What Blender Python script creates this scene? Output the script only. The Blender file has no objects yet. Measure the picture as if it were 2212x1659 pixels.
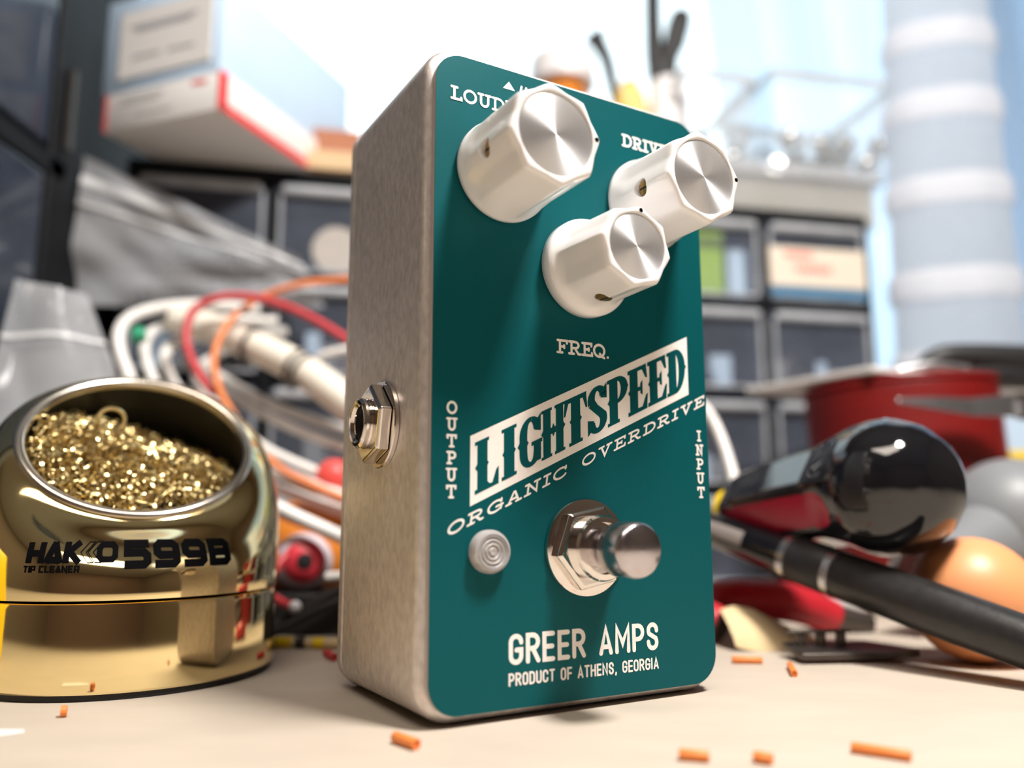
import bpy, bmesh, math, random
from math import sin, cos, pi, radians, sqrt
from mathutils import Vector, Matrix
import numpy as np

random.seed(7)
S = 0.001                      # all lengths below are millimetres
C = bpy.context.scene.collection
sc = bpy.context.scene

# ------------------------------------------------------------------ camera
F_PX, CAM, PITCH, ROLL = 1767.1, Vector((-13.49, -154.80, 34.85)), 0.158, -0.002
fwd = Vector((0, cos(PITCH), sin(PITCH)))
_up = Vector((0, -sin(PITCH), cos(PITCH)))
_rt = Vector((1, 0, 0))
rgt = _rt * cos(ROLL) + _up * sin(ROLL)
upv = -_rt * sin(ROLL) + _up * cos(ROLL)
cd = bpy.data.cameras.new('camera')
cam = bpy.data.objects.new('camera', cd)
C.objects.link(cam)
cd.sensor_width = 36.0
cd.lens = F_PX / 2212 * 36.0
cd.clip_start, cd.clip_end = 0.005, 50
m = Matrix((rgt, upv, -fwd)).transposed().to_4x4()
m.translation = CAM * S
cam.matrix_world = m
cd.dof.use_dof = True
cd.dof.focus_distance = 0.155
cd.dof.aperture_fstop = cd.lens / 4.5
sc.camera = cam

# ------------------------------------------------------------------ sky, exposure
sc.view_settings.view_transform = 'Standard'
sc.view_settings.look = 'None'
sc.view_settings.gamma = 1
sc.view_settings.exposure = 0.0
w = bpy.data.worlds.new('sky'); sc.world = w; w.use_nodes = True
bg = w.node_tree.nodes['Background']
bg.inputs[0].default_value = (0.80, 0.95, 1.0, 1); bg.inputs[1].default_value = 2.3
sc.cycles.use_denoising = True
sc.cycles.max_bounces = 10
sc.cycles.transparent_max_bounces = 24
sc.cycles.sample_clamp_indirect = 4
sc.cycles.caustics_reflective = False
sc.cycles.caustics_refractive = False

# ------------------------------------------------------------------ lamps
def lamp(name, kind, loc, energy, col, target=None, **kw):
    d = bpy.data.lights.new(name, kind); d.energy = energy; d.color = col
    for k, v in kw.items(): setattr(d, k, v)
    o = bpy.data.objects.new(name, d); C.objects.link(o); o.location = Vector(loc) * S
    if target is not None:
        o.rotation_euler = (Vector(target) - Vector(loc)).to_track_quat('-Z', 'Y').to_euler()
    return o
lamp('desk_lamp_light', 'AREA', (136, -106, 430), 3.7, (1.0, 0.95, 0.90), (0, -10, 40), shape='DISK', size=0.085)
lamp('room_fill_light', 'AREA', (-200, -750, 1680), 14, (1.0, 0.88, 0.76), (-200, -750, 0), shape='RECTANGLE', size=0.9, size_y=0.5)  # unseen warm fill lamp, added overhead to brighten the room
lamp('window_portal', 'AREA', (20, 690, 480), 1, (1, 1, 1), (20, 0, 480), shape='RECTANGLE', size=1.56, size_y=0.96)
bpy.data.lights['window_portal'].cycles.is_portal = True

# ------------------------------------------------------------------ helpers
def lin(r, g, b):
    f = lambda c: (c / 255 / 12.92) if c <= 10 else ((c / 255 + 0.055) / 1.055) ** 2.4
    return (f(r), f(g), f(b), 1)

def at(x, y, Y):
    """the point on the ray through pixel (x, y) that lies at world depth Y (mm)"""
    d = fwd + rgt * ((x - 1106) / F_PX) - upv * ((y - 829.5) / F_PX)
    return CAM + d * ((Y - CAM.y) / d.y)

def on_table(x, y, z=0.0):
    d = fwd + rgt * ((x - 1106) / F_PX) - upv * ((y - 829.5) / F_PX)
    return CAM + d * ((z - CAM.z) / d.z)

def mat(name, col, rough=0.5, metal=0.0, var=0.08, scale=300.0, bump=0.0, stretch=(1, 1, 1), **kw):
    """procedural principled material: noise tints the colour, roughness and (optionally) the surface"""
    M = bpy.data.materials.new(name); M.use_nodes = True
    n, l = M.node_tree.nodes, M.node_tree.links
    p = n['Principled BSDF']
    tc = n.new('ShaderNodeTexCoord'); mp = n.new('ShaderNodeMapping'); nz = n.new('ShaderNodeTexNoise')
    l.new(tc.outputs['Object'], mp.inputs[0]); l.new(mp.outputs[0], nz.inputs['Vector'])
    mp.inputs['Scale'].default_value = stretch
    nz.inputs['Scale'].default_value = scale; nz.inputs['Detail'].default_value = 5
    mx = n.new('ShaderNodeMix'); mx.data_type = 'RGBA'
    c = col if len(col) == 4 else (*col, 1)
    mx.inputs[6].default_value = tuple(max(0, v * (1 - var)) for v in c[:3]) + (1,)
    mx.inputs[7].default_value = tuple(min(1, v * (1 + var)) for v in c[:3]) + (1,)
    l.new(nz.outputs['Fac'], mx.inputs[0]); l.new(mx.outputs[2], p.inputs['Base Color'])
    p.inputs['Roughness'].default_value = rough; p.inputs['Metallic'].default_value = metal
    if bump:
        b = n.new('ShaderNodeBump'); b.inputs['Strength'].default_value = bump; b.inputs['Distance'].default_value = 0.0003
        l.new(nz.outputs['Fac'], b.inputs['Height']); l.new(b.outputs[0], p.inputs['Normal'])
    for k, v in kw.items(): p.inputs[k.replace('_', ' ')].default_value = v
    return M

def clear(name, col, fac, rough=0.25, scale=60, var=0.4):
    """see-through plastic: part of the light passes straight, the rest meets a hazy glossy film"""
    M = mat(name, col, rough, 0, 0.1, scale)
    n, l = M.node_tree.nodes, M.node_tree.links
    p = n['Principled BSDF']; out = n['Material Output']
    tr = n.new('ShaderNodeBsdfTransparent'); mx = n.new('ShaderNodeMixShader')
    nz = n['Noise Texture']; mr = n.new('ShaderNodeMapRange')
    mr.inputs['To Min'].default_value = fac * (1 - var); mr.inputs['To Max'].default_value = min(1, fac * (1 + var))
    l.new(nz.outputs['Fac'], mr.inputs['Value']); l.new(mr.outputs[0], mx.inputs[0])
    l.new(tr.outputs[0], mx.inputs[1]); l.new(p.outputs[0], mx.inputs[2]); l.new(mx.outputs[0], out.inputs[0])
    return M

def sheer(name, col, through, transl=0.7):
    M = bpy.data.materials.new(name); M.use_nodes = True
    n, l = M.node_tree.nodes, M.node_tree.links
    n.remove(n['Principled BSDF']); out = n['Material Output']
    tc = n.new('ShaderNodeTexCoord'); wv = n.new('ShaderNodeTexNoise'); wv.inputs['Scale'].default_value = 90
    l.new(tc.outputs['Object'], wv.inputs['Vector'])
    mr = n.new('ShaderNodeMapRange'); mr.inputs['To Min'].default_value = max(0, through - .05); mr.inputs['To Max'].default_value = through + .05
    l.new(wv.outputs['Fac'], mr.inputs['Value'])
    df = n.new('ShaderNodeBsdfDiffuse'); tl = n.new('ShaderNodeBsdfTranslucent'); tr = n.new('ShaderNodeBsdfTransparent')
    for q in (df, tl): q.inputs[0].default_value = col
    a = n.new('ShaderNodeMixShader'); a.inputs[0].default_value = transl
    l.new(df.outputs[0], a.inputs[1]); l.new(tl.outputs[0], a.inputs[2])
    b = n.new('ShaderNodeMixShader'); l.new(mr.outputs[0], b.inputs[0])
    l.new(a.outputs[0], b.inputs[1]); l.new(tr.outputs[0], b.inputs[2]); l.new(b.outputs[0], out.inputs[0])
    return M

def frame(origin, zdir, xhint=Vector((1, 0, 0))):
    z = Vector(zdir).normalized(); x = Vector(xhint) - z * Vector(xhint).dot(z)
    if x.length < 1e-4: x = Vector((0, 1, 0)) - z * z.y
    x.normalize(); y = z.cross(x)
    M = Matrix((x, y, z)).transposed().to_4x4(); M.translation = Vector(origin)
    return M

class MB:
    def __init__(s): s.v, s.f = [], []
    def add(s, vs, fs, M=None):
        k = len(s.v)
        s.v += [tuple(M @ Vector(p)) if M is not None else tuple(p) for p in vs]
        s.f += [tuple(i + k for i in f) for f in fs]
        return s
    def loft(s, rings, M=None, cap0=True, cap1=True, closed=True):
        n = len(rings[0]); vs = [p for r in rings for p in r]; fs = []
        for i in range(len(rings) - 1):
            for j in range(n if closed else n - 1):
                a, b = i * n + j, i * n + (j + 1) % n
                fs.append((a, b, b + n, a + n))
        if cap0: fs.append(tuple(reversed(range(n))))
        if cap1: fs.append(tuple(range((len(rings) - 1) * n, len(rings) * n)))
        return s.add(vs, fs, M)
    def lathe(s, prof, M=None, n=48, shape=None, cap0=True, cap1=True):
        rings = []
        for r, z in prof:
            rings.append([(r * (shape(2 * pi * j / n, z, r) if shape else 1) * cos(2 * pi * j / n),
                           r * (shape(2 * pi * j / n, z, r) if shape else 1) * sin(2 * pi * j / n), z) for j in range(n)])
        return s.loft(rings, M, cap0, cap1)
    def box(s, c, d, M=None):
        x, y, z = (q / 2 for q in d); c = Vector(c)
        vs = [c + Vector((a * x, b * y, e * z)) for a in (-1, 1) for b in (-1, 1) for e in (-1, 1)]
        return s.add(vs, [(0, 1, 3, 2), (4, 6, 7, 5), (0, 4, 5, 1), (2, 3, 7, 6), (0, 2, 6, 4), (1, 5, 7, 3)], M)
    def tube(s, pts, r, n=10, smooth=6, caps=True, M=None):
        pts = [Vector(p) for p in pts]
        if smooth and len(pts) > 2: pts = catmull(pts, smooth)
        rs = [r] * len(pts) if not hasattr(r, '__len__') else [r[min(len(r) - 1, int(i * (len(r) - 1) / (len(pts) - 1)))] + 0.0 for i in range(len(pts))]
        if hasattr(r, '__len__'):
            rs = list(np.interp(np.linspace(0, len(r) - 1, len(pts)), range(len(r)), r))
        T = [(pts[min(i + 1, len(pts) - 1)] - pts[max(i - 1, 0)]).normalized() for i in range(len(pts))]
        x = T[0].orthogonal().normalized(); rings = []
        for p, t, q in zip(pts, T, rs):
            x = (x - t * x.dot(t)).normalized(); y = t.cross(x)
            rings.append([p + (x * cos(2 * pi * j / n) + y * sin(2 * pi * j / n)) * q for j in range(n)])
        return s.loft(rings, M, caps, caps)
    def sphere(s, c, r, n=32, M=None, sq=(1, 1, 1)):
        k = n // 2
        prof = [(max(1e-3, sin(pi * i / k)), -cos(pi * i / k)) for i in range(k + 1)]
        A = Matrix.Translation(Vector(c)) @ Matrix.Diagonal((r * sq[0], r * sq[1], r * sq[2], 1))
        return s.lathe(prof, A if M is None else M @ A, n)
    def build(s, name, material, parent=None, smooth=True, bevel=0, angle=0.7, segs=3):
        me = bpy.data.meshes.new(name)
        me.from_pydata([(x * S, y * S, z * S) for x, y, z in s.v], [], s.f)
        bm = bmesh.new(); bm.from_mesh(me)
        bmesh.ops.recalc_face_normals(bm, faces=bm.faces)
        if bevel:
            es = [e for e in bm.edges if len(e.link_faces) == 2 and e.calc_face_angle(0) > 0.5]
            bmesh.ops.bevel(bm, geom=es, offset=bevel * S, segments=segs, profile=0.5, affect='EDGES', clamp_overlap=True)
        bm.to_mesh(me); bm.free()
        if smooth:
            for p in me.polygons: p.use_smooth = True
            me.set_sharp_from_angle(angle=angle)
        me.materials.append(material)
        o = bpy.data.objects.new(name, me); C.objects.link(o)
        if parent is not None: o.parent = parent
        return o

def catmull(P, k):
    out = []
    for i in range(len(P) - 1):
        a, b, c, d = P[max(i - 1, 0)], P[i], P[i + 1], P[min(i + 2, len(P) - 1)]
        for j in range(k):
            t = j / k
            out.append(0.5 * ((2 * b) + (c - a) * t + (2 * a - 5 * b + 4 * c - d) * t * t + (3 * b - a - 3 * c + d) * t ** 3))
    return out + [P[-1]]

def rrect(w, h, r, n=8, cx=0.0, cy=0.0):
    r = min(r, w / 2 - .01, h / 2 - .01); out = []
    for qx, qy, a in ((1, 1, 0), (-1, 1, pi / 2), (-1, -1, pi), (1, -1, 1.5 * pi)):
        for i in range(n + 1):
            t = a + pi / 2 * i / n
            out.append((cx + qx * (w / 2 - r) + r * cos(t), cy + qy * (h / 2 - r) + r * sin(t)))
    return out

def tag(o, label=None, cat=None, group=None, kind=None):
    for k, v in (('label', label), ('category', cat), ('group', group), ('kind', kind)):
        if v: o[k] = v
    return o
def thing(name, label, cat, loc=(0, 0, 0), rz=0.0, group=None):
    o = bpy.data.objects.new(name, None); o.empty_display_size = 0.01; C.objects.link(o)
    o.location = Vector(loc) * S; o.rotation_euler = (0, 0, rz)
    return tag(o, label, cat, group)
def copy_tree(o, parent=None):
    c = o.copy(); C.objects.link(c)
    if parent is not None: c.parent = parent
    for ch in list(o.children): copy_tree(ch, c)
    return c
def struct(o): o['kind'] = 'structure'; return o

# ------------------------------------------------------------------ materials
M = {}
M['wall'] = mat('wall_paint', lin(150, 136, 122), 0.9, 0, 0.03, 12)
M['wall_dark'] = mat('dark_wall_paint', lin(150, 124, 112), 0.9, 0, 0.05, 12)
M['ceil'] = mat('ceiling_paint', lin(200, 192, 180), 0.9, 0, 0.02, 10)
M['floor'] = mat('floor_boards', lin(176, 146, 120), 0.5, 0, 0.25, 8, stretch=(1, 12, 1))
M['wframe'] = mat('window_frame_paint', lin(240, 244, 246), 0.4, 0, 0.02, 30)
M['bench'] = mat('bench_board', lin(192, 180, 165), 0.62, 0, 0.13, 90, 0.12, stretch=(0.45, 1, 1))
M['wood'] = mat('bench_legs', lin(140, 104, 72), 0.6, 0, 0.2, 25)
M['alu'] = mat('cast_aluminium', (0.66, 0.61, 0.585), 0.46, 0.7, 0.36, 800, 0.28, stretch=(1, 1, 0.6))
M['plate'] = mat('teal_anodised_plate', lin(0, 86, 92), 0.42, 0.25, 0.06, 1500, 0.02, Specular_IOR_Level=0.22)
M['plate_edge'] = mat('bare_plate_edge', lin(196, 186, 184), 0.45, 0.4, 0.06, 700)
M['engrave'] = mat('engraved_bare_metal', lin(242, 238, 233), 0.55, 0.0, 0.06, 1600)
M['knob'] = mat('white_knob_plastic', lin(240, 238, 238), 0.16, 0, 0.015, 120, Coat_Weight=0.3, Coat_Roughness=0.08)
M['black'] = mat('black_plastic', (0.012, 0.012, 0.014), 0.5, 0, 0.3, 200)
M['ink'] = mat('black_ink', (0.003, 0.0028, 0.0035), 0.7, 0, 0.2, 900, Specular_IOR_Level=0.02)
M['hole'] = mat('dark_bore', (0.004, 0.004, 0.004), 0.8, 0, 0.2, 300)
M['brass_screw'] = mat('brass_set_screw', lin(178, 142, 84), 0.3, 0.9, 0.2, 1500)
M['chrome'] = mat('nickel_plating', (0.78, 0.72, 0.67), 0.09, 1.0, 0.06, 500, 0.02)
M['chrome_dull'] = mat('dull_nickel_cap', (0.55, 0.51, 0.53), 0.22, 1.0, 0.10, 600, 0.04)  # darker, slightly purple and duller than the other nickel parts
M['gold'] = mat('gold_plated_steel', (1.0, 0.80, 0.43), 0.07, 1.0, 0.05, 140, 0.015)
M['rim'] = mat('silver_rim', (0.86, 0.80, 0.70), 0.22, 1.0, 0.10, 500, 0.05)  # warm silver tone, less yellow than the gold body
M['wool'] = mat('brass_shavings', (0.84, 0.60, 0.29), 0.28, 1.0, 0.4, 300)
M['rubber'] = mat('black_rubber', (0.012, 0.011, 0.011), 0.6, 0, 0.3, 600, 0.1)
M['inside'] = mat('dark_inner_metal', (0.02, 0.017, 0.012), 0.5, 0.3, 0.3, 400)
M['gloss_black'] = mat('gloss_black_handle', (0.006, 0.006, 0.008), 0.07, 0, 0.3, 300, Coat_Weight=0.5, Coat_Roughness=0.04)
M['handle_red'] = mat('red_grip_inset', lin(168, 22, 52), 0.22, 0, 0.08, 200)
M['steel'] = mat('tool_steel', (0.56, 0.56, 0.58), 0.25, 1.0, 0.08, 700, 0.03)
M['dark_steel'] = mat('dark_tool_steel', (0.10, 0.085, 0.075), 0.42, 0.8, 0.25, 300, 0.1)
M['sleeve'] = mat('black_sleeve', (0.018, 0.017, 0.017), 0.34, 0, 0.5, 500, 0.15)
M['label_white'] = mat('white_label', lin(150, 142, 138), 0.5, 0, 0.05, 200)
M['peach'] = mat('peach_rubber_ball', lin(238, 160, 108), 0.42, 0, 0.03, 60)
M['grey_rubber'] = mat('grey_rubber', lin(128, 132, 136), 0.45, 0, 0.06, 80)
M['plier_red'] = mat('red_grip', lin(190, 36, 48), 0.35, 0, 0.12, 150)
M['spool_red'] = mat('red_wire_winding', lin(128, 14, 13), 0.5, 0, 0.18, 60, stretch=(0.1, 0.1, 6))
M['orange_clip'] = mat('orange_insulation', lin(236, 138, 70), 0.45, 0, 0.06, 400)
M['orange_wire'] = mat('orange_wire', lin(238, 140, 84), 0.4, 0, 0.05, 200)
M['red_wire'] = mat('red_wire', lin(206, 62, 70), 0.4, 0, 0.06, 200)
M['white_cable'] = mat('white_cable', lin(246, 244, 240), 0.4, 0, 0.02, 150)
M['cream_cable'] = mat('cream_cable', lin(240, 234, 220), 0.45, 0, 0.03, 150)
M['green'] = mat('green_tape', lin(40, 160, 120), 0.5, 0, 0.05, 200)
M['toy_orange'] = mat('orange_toy_body', lin(214, 130, 44), 0.45, 0, 0.08, 60)
M['toy_white'] = mat('white_eye', lin(214, 206, 214), 0.3, 0, 0.03, 100)
M['toy_red'] = mat('red_iris', lin(214, 58, 72), 0.35, 0, 0.06, 100)
M['red_ball'] = mat('coral_red', lin(236, 86, 80), 0.4, 0, 0.04, 100)
M['cab_black'] = mat('black_cabinet_plastic', (0.006, 0.007, 0.009), 0.6, 0, 0.3, 80, Specular_IOR_Level=0.2)
M['drawer'] = clear('smoky_clear_plastic', lin(140, 150, 170), 0.24, 0.2)
M['lip'] = clear('highlight_lip_plastic', lin(190, 194, 200), 0.80, 0.2)  # paler, denser copy of the drawer plastic; edge highlights put into its colour
M['dark_drawer'] = clear('dark_glossy_plastic', lin(60, 68, 82), 0.92, 0.10)
M['card'] = mat('white_cardboard', lin(226, 224, 222), 0.7, 0, 0.03, 80)
M['card_red'] = mat('red_print', lin(232, 60, 62), 0.55, 0, 0.05, 80)
M['card_blue'] = mat('pale_blue_card', lin(190, 214, 238), 0.6, 0, 0.05, 80)
M['card_grey'] = mat('grey_print', lin(150, 150, 154), 0.6, 0, 0.1, 200)
M['card_brown'] = mat('brown_cardboard', lin(170, 112, 84), 0.8, 0, 0.1, 80)
M['card_tan'] = mat('tan_cardboard', lin(206, 178, 140), 0.8, 0, 0.08, 80)
M['cream'] = mat('cream_paper', lin(226, 202, 156), 0.75, 0, 0.1, 200, 0.2)
M['label_cream'] = mat('cream_label_paper', lin(220, 208, 192), 0.7, 0, 0.04, 90)
M['amber'] = clear('amber_plastic', lin(226, 136, 40), 0.80, 0.2)
M['yellow_clear'] = clear('yellow_plastic', lin(246, 206, 96), 0.72, 0.2)
M['cap_white'] = mat('white_cap', lin(236, 234, 236), 0.4, 0, 0.02, 80)
M['tub'] = clear('frosted_clear_tub', lin(226, 234, 242), 0.16, 0.25)
M['bushing'] = mat('grey_plated_bushing', (0.42, 0.42, 0.41), 0.25, 1.0, 0.15, 300)
M['tub_beige'] = mat('beige_contents', lin(150, 142, 126), 0.6, 0, 0.1, 60)
M['frost'] = sheer('frosted_white_tub', lin(240, 244, 250), 0.10, 0.8)
M['fold'] = sheer('lit_curtain_fold', lin(252, 252, 255), 0.05, 0.6)  # whiter copy of the curtain cloth; light on the folds put into its colour
M['drape_blue'] = sheer('pale_blue_drape', lin(206, 218, 232), 0.04, 0.5)
M['bag'] = clear('clear_bag_film', lin(192, 195, 200), 0.46, 0.16, 26, 0.6)
M['zip'] = clear('bag_zip_strip', lin(236, 238, 240), 0.88, 0.2, 60, 0.1)
M['curtain'] = sheer('sheer_curtain', lin(206, 226, 246), 0.14, 0.75)
M['green_card'] = mat('lime_green_card', lin(150, 186, 44), 0.6, 0, 0.06, 120)
M['blue_print'] = mat('blue_print', lin(40, 110, 150), 0.6, 0, 0.15, 200)
M['yellow'] = mat('yellow_plastic_solid', lin(248, 212, 30), 0.4, 0, 0.04, 80)

def lens_material():
    Mx = mat('clear_lens', (0.72, 0.70, 0.70), 0.10, 0, 0.05, 800)
    p = Mx.node_tree.nodes['Principled BSDF']
    p.inputs['Transmission Weight'].default_value = 0.5; p.inputs['IOR'].default_value = 1.45
    return Mx
M['lens'] = lens_material()

def brushed_disc_material():
    Mx = bpy.data.materials.new('spun_aluminium'); Mx.use_nodes = True
    n, l = Mx.node_tree.nodes, Mx.node_tree.links; p = n['Principled BSDF']
    p.inputs['Metallic'].default_value = 0.85; p.inputs['Roughness'].default_value = 0.44
    p.inputs['Anisotropic'].default_value = 0.92; p.inputs['Anisotropic Rotation'].default_value = 0.25
    tc = n.new('ShaderNodeTexCoord'); sx = n.new('ShaderNodeVectorMath'); sx.operation = 'LENGTH'
    l.new(tc.outputs['Object'], sx.inputs[0])
    nz = n.new('ShaderNodeTexNoise'); nz.noise_dimensions = '1D'; nz.inputs['Scale'].default_value = 9000
    l.new(sx.outputs['Value'], nz.inputs['W'])
    mx = n.new('ShaderNodeMix'); mx.data_type = 'RGBA'
    mx.inputs[6].default_value = (0.84, 0.85, 0.88, 1); mx.inputs[7].default_value = (0.97, 0.97, 0.98, 1)
    l.new(nz.outputs['Fac'], mx.inputs[0]); l.new(mx.outputs[2], p.inputs['Base Color'])
    tg = n.new('ShaderNodeTangent'); tg.direction_type = 'RADIAL'; tg.axis = 'Z'
    l.new(tg.outputs[0], p.inputs['Tangent'])
    return Mx
M['disc'] = brushed_disc_material()

# ------------------------------------------------------------------ the room
def slab(name, c, d, m, **kw): return struct(MB().box(c, d).build(name, m, smooth=False, **kw))
RX0, RX1, RY0, RY1, RZ0, RZ1 = -1500, 1500, -2300, 700, -750, 1700
slab('floor', (0, -800, RZ0 - 20), (3200, 3200, 40), M['floor'])
slab('ceiling', (0, -800, RZ1 + 20), (3200, 3200, 40), M['ceil'])
slab('wall_left', (RX0 - 30, -800, 475), (60, 3200, 2450), M['wall'])
slab('wall_right', (RX1 + 30, -800, 475), (60, 3200, 2450), M['wall'])
slab('wall_front', (0, RY0 - 30, 475), (3000, 60, 2450), M['wall_dark'])
WX0, WX1, WZ0, WZ1 = -760, 800, 0, 960
wb = MB()
wb.box(((RX0 + WX0) / 2, RY1 + 30, 475), (WX0 - RX0, 60, 2450))
wb.box(((RX1 + WX1) / 2, RY1 + 30, 475), (RX1 - WX1, 60, 2450))
wb.box(((WX0 + WX1) / 2, RY1 + 30, (RZ0 + WZ0) / 2), (WX1 - WX0, 60, WZ0 - RZ0))
wb.box(((WX0 + WX1) / 2, RY1 + 30, (RZ1 + WZ1) / 2), (WX1 - WX0, 60, RZ1 - WZ1))
struct(wb.build('wall_back', M['wall'], smooth=False))
wf = MB()
for x in (WX0 + 18, WX1 - 18): wf.box((x, RY1 + 30, (WZ0 + WZ1) / 2), (36, 50, WZ1 - WZ0))
for z in (WZ0 + 18, WZ1 - 18): wf.box(((WX0 + WX1) / 2, RY1 + 30, z), (WX1 - WX0 - 72, 50, 36))
win = struct(wf.build('window_1', M['wframe'], smooth=False))
glass = clear('window_glass', lin(240, 248, 250), 0.04, 0.02)
MB().box(((WX0 + WX1) / 2, RY1 + 30, (WZ0 + WZ1) / 2), (WX1 - WX0 - 72, 4, WZ1 - WZ0 - 72)).build('pane', glass, win, smooth=False)

# sheer curtain, gathered towards the right of the window
cu = MB(); rows = []
NX, NZ = 150, 30
for j in range(NZ + 1):
    tz = j / NZ; row = []
    for i in range(NX + 1):
        tx = i / NX
        x0 = 175 + 110 * (1 - tz) ** 2
        x = x0 + (840 - x0) * tx
        row.append((x, 645 + 13 * sin(tx * 56 + 2.2 * sin(tz * 3)) + 8 * sin(tx * 19 + tz * 4), 5 + tz * 1000))
    rows.append(row)
cu.loft(rows, None, False, False, closed=False)
cur = cu.build('sheer_curtain', M['curtain'])
tag(cur, 'pale blue sheer curtain hanging at the right of the bright window', 'curtain')

dp = MB(); rows = []
for j in range(31):
    tz = j / 30
    rows.append([(385 + 420 * i / 90, 600 + 16 * sin(i * .42 + tz * 5) + 9 * sin(i * .17 - tz * 7), 5 + tz * 940) for i in range(91)])
dp.loft(rows, None, False, False, closed=False)
tag(dp.build('drape_panel', M['drape_blue']), 'pale blue drape with diagonal folds at the far right edge', 'curtain')

# ------------------------------------------------------------------ workbench
bench = thing('workbench', 'beige board workbench that everything stands on', 'table')
MB().box((0, -65, -12.5), (2000, 1390, 25)).build('bench_top', M['bench'], bench, bevel=1.0)
for x in (-950, 950):
    for y in (-700, 580):
        MB().box((x, y, -387.4), (60, 60, 724.8)).build('leg', M['wood'], bench, smooth=False)

# ------------------------------------------------------------------ lettering
def arc(cx, cy, rx, ry, a0, a1, n=10):
    return [(cx + rx * cos(radians(a0 + (a1 - a0) * i / n)), cy + ry * sin(radians(a0 + (a1 - a0) * i / n))) for i in range(n + 1)]
SLAB = {
 'L': (.76, [[(0, 1), (.42, 1)], [(.21, 1), (.21, 0)], [(0, 0), (.72, 0), (.72, .2)]]),
 'O': (.90, [arc(.45, .5, .43, .5, 0, 360, 26)]),
 'U': (.92, [[(0, 1), (.36, 1)], [(.56, 1), (.92, 1)], [(.18, 1), (.18, .34)] + arc(.46, .34, .28, .34, 180, 360, 12) + [(.74, 1)]]),
 'D': (.88, [[(0, 1), (.42, 1)] + arc(.42, .5, .44, .5, 90, -90, 14) + [(0, 0)], [(.18, 1), (.18, 0)]]),
 'N': (.94, [[(0, 1), (.2, 1), (.76, 0), (.76, 1)], [(.18, 1), (.18, 0)], [(0, 0), (.36, 0)], [(.58, 1), (.94, 1)]]),
 'E': (.80, [[(0, 1), (.74, 1), (.74, .8)], [(.18, 1), (.18, 0)], [(.18, .5), (.52, .5)], [(.52, .6), (.52, .4)], [(0, 0), (.78, 0), (.78, .22)]]),
 'S': (.72, [[(.66, .78)] + arc(.36, .75, .30, .25, 20, 250, 12) + arc(.36, .25, .32, .25, 90, -160, 12), [(.66, .95), (.66, .72)], [(.04, .05), (.04, .3)]]),
 'R': (.92, [[(0, 1), (.48, 1)] + arc(.48, .74, .28, .26, 90, -90, 10) + [(.18, .48)], [(.18, 1), (.18, 0)], [(0, 0), (.38, 0)], [(.46, .48), (.74, 0), (.9, 0)]]),
 'I': (.42, [[(0, 1), (.42, 1)], [(.21, 1), (.21, 0)], [(0, 0), (.42, 0)]]),
 'V': (.92, [[(0, 1), (.34, 1)], [(.16, 1), (.46, 0), (.76, 1)], [(.58, 1), (.92, 1)]]),
 'F': (.78, [[(0, 1), (.74, 1), (.74, .8)], [(.18, 1), (.18, 0)], [(.18, .5), (.52, .5)], [(.52, .6), (.52, .4)], [(0, 0), (.38, 0)]]),
 'Q': (.90, [arc(.45, .5, .43, .5, 0, 360, 26), [(.5, .24), (.7, 0), (.86, -.08)]]),
 'T': (.82, [[(0, .78), (0, 1), (.82, 1), (.82, .78)], [(.41, 1), (.41, 0)], [(.22, 0), (.60, 0)]]),
 'P': (.82, [[(0, 1), (.48, 1)] + arc(.48, .73, .29, .27, 90, -90, 10) + [(.18, .46)], [(.18, 1), (.18, 0)], [(0, 0), (.38, 0)]]),
 'C': (.86, [arc(.46, .5, .44, .5, 40, 325, 20), [(.80, 1), (.80, .72)]]),
 'G': (.90, [arc(.46, .5, .44, .5, 40, 330, 20), [(.80, 1), (.80, .72)], [(.52, .44), (.92, .44)], [(.82, .44), (.82, .08)]]),
 'A': (.92, [[(0, 0), (.32, 0)], [(.15, 0), (.42, 1), (.50, 1), (.78, 0)], [(.62, 0), (.94, 0)], [(.26, .36), (.66, .36)]]),
 '.': (.25, [[(.1, 0), (.12, 0)]]), ' ': (.62, []),
}
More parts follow.
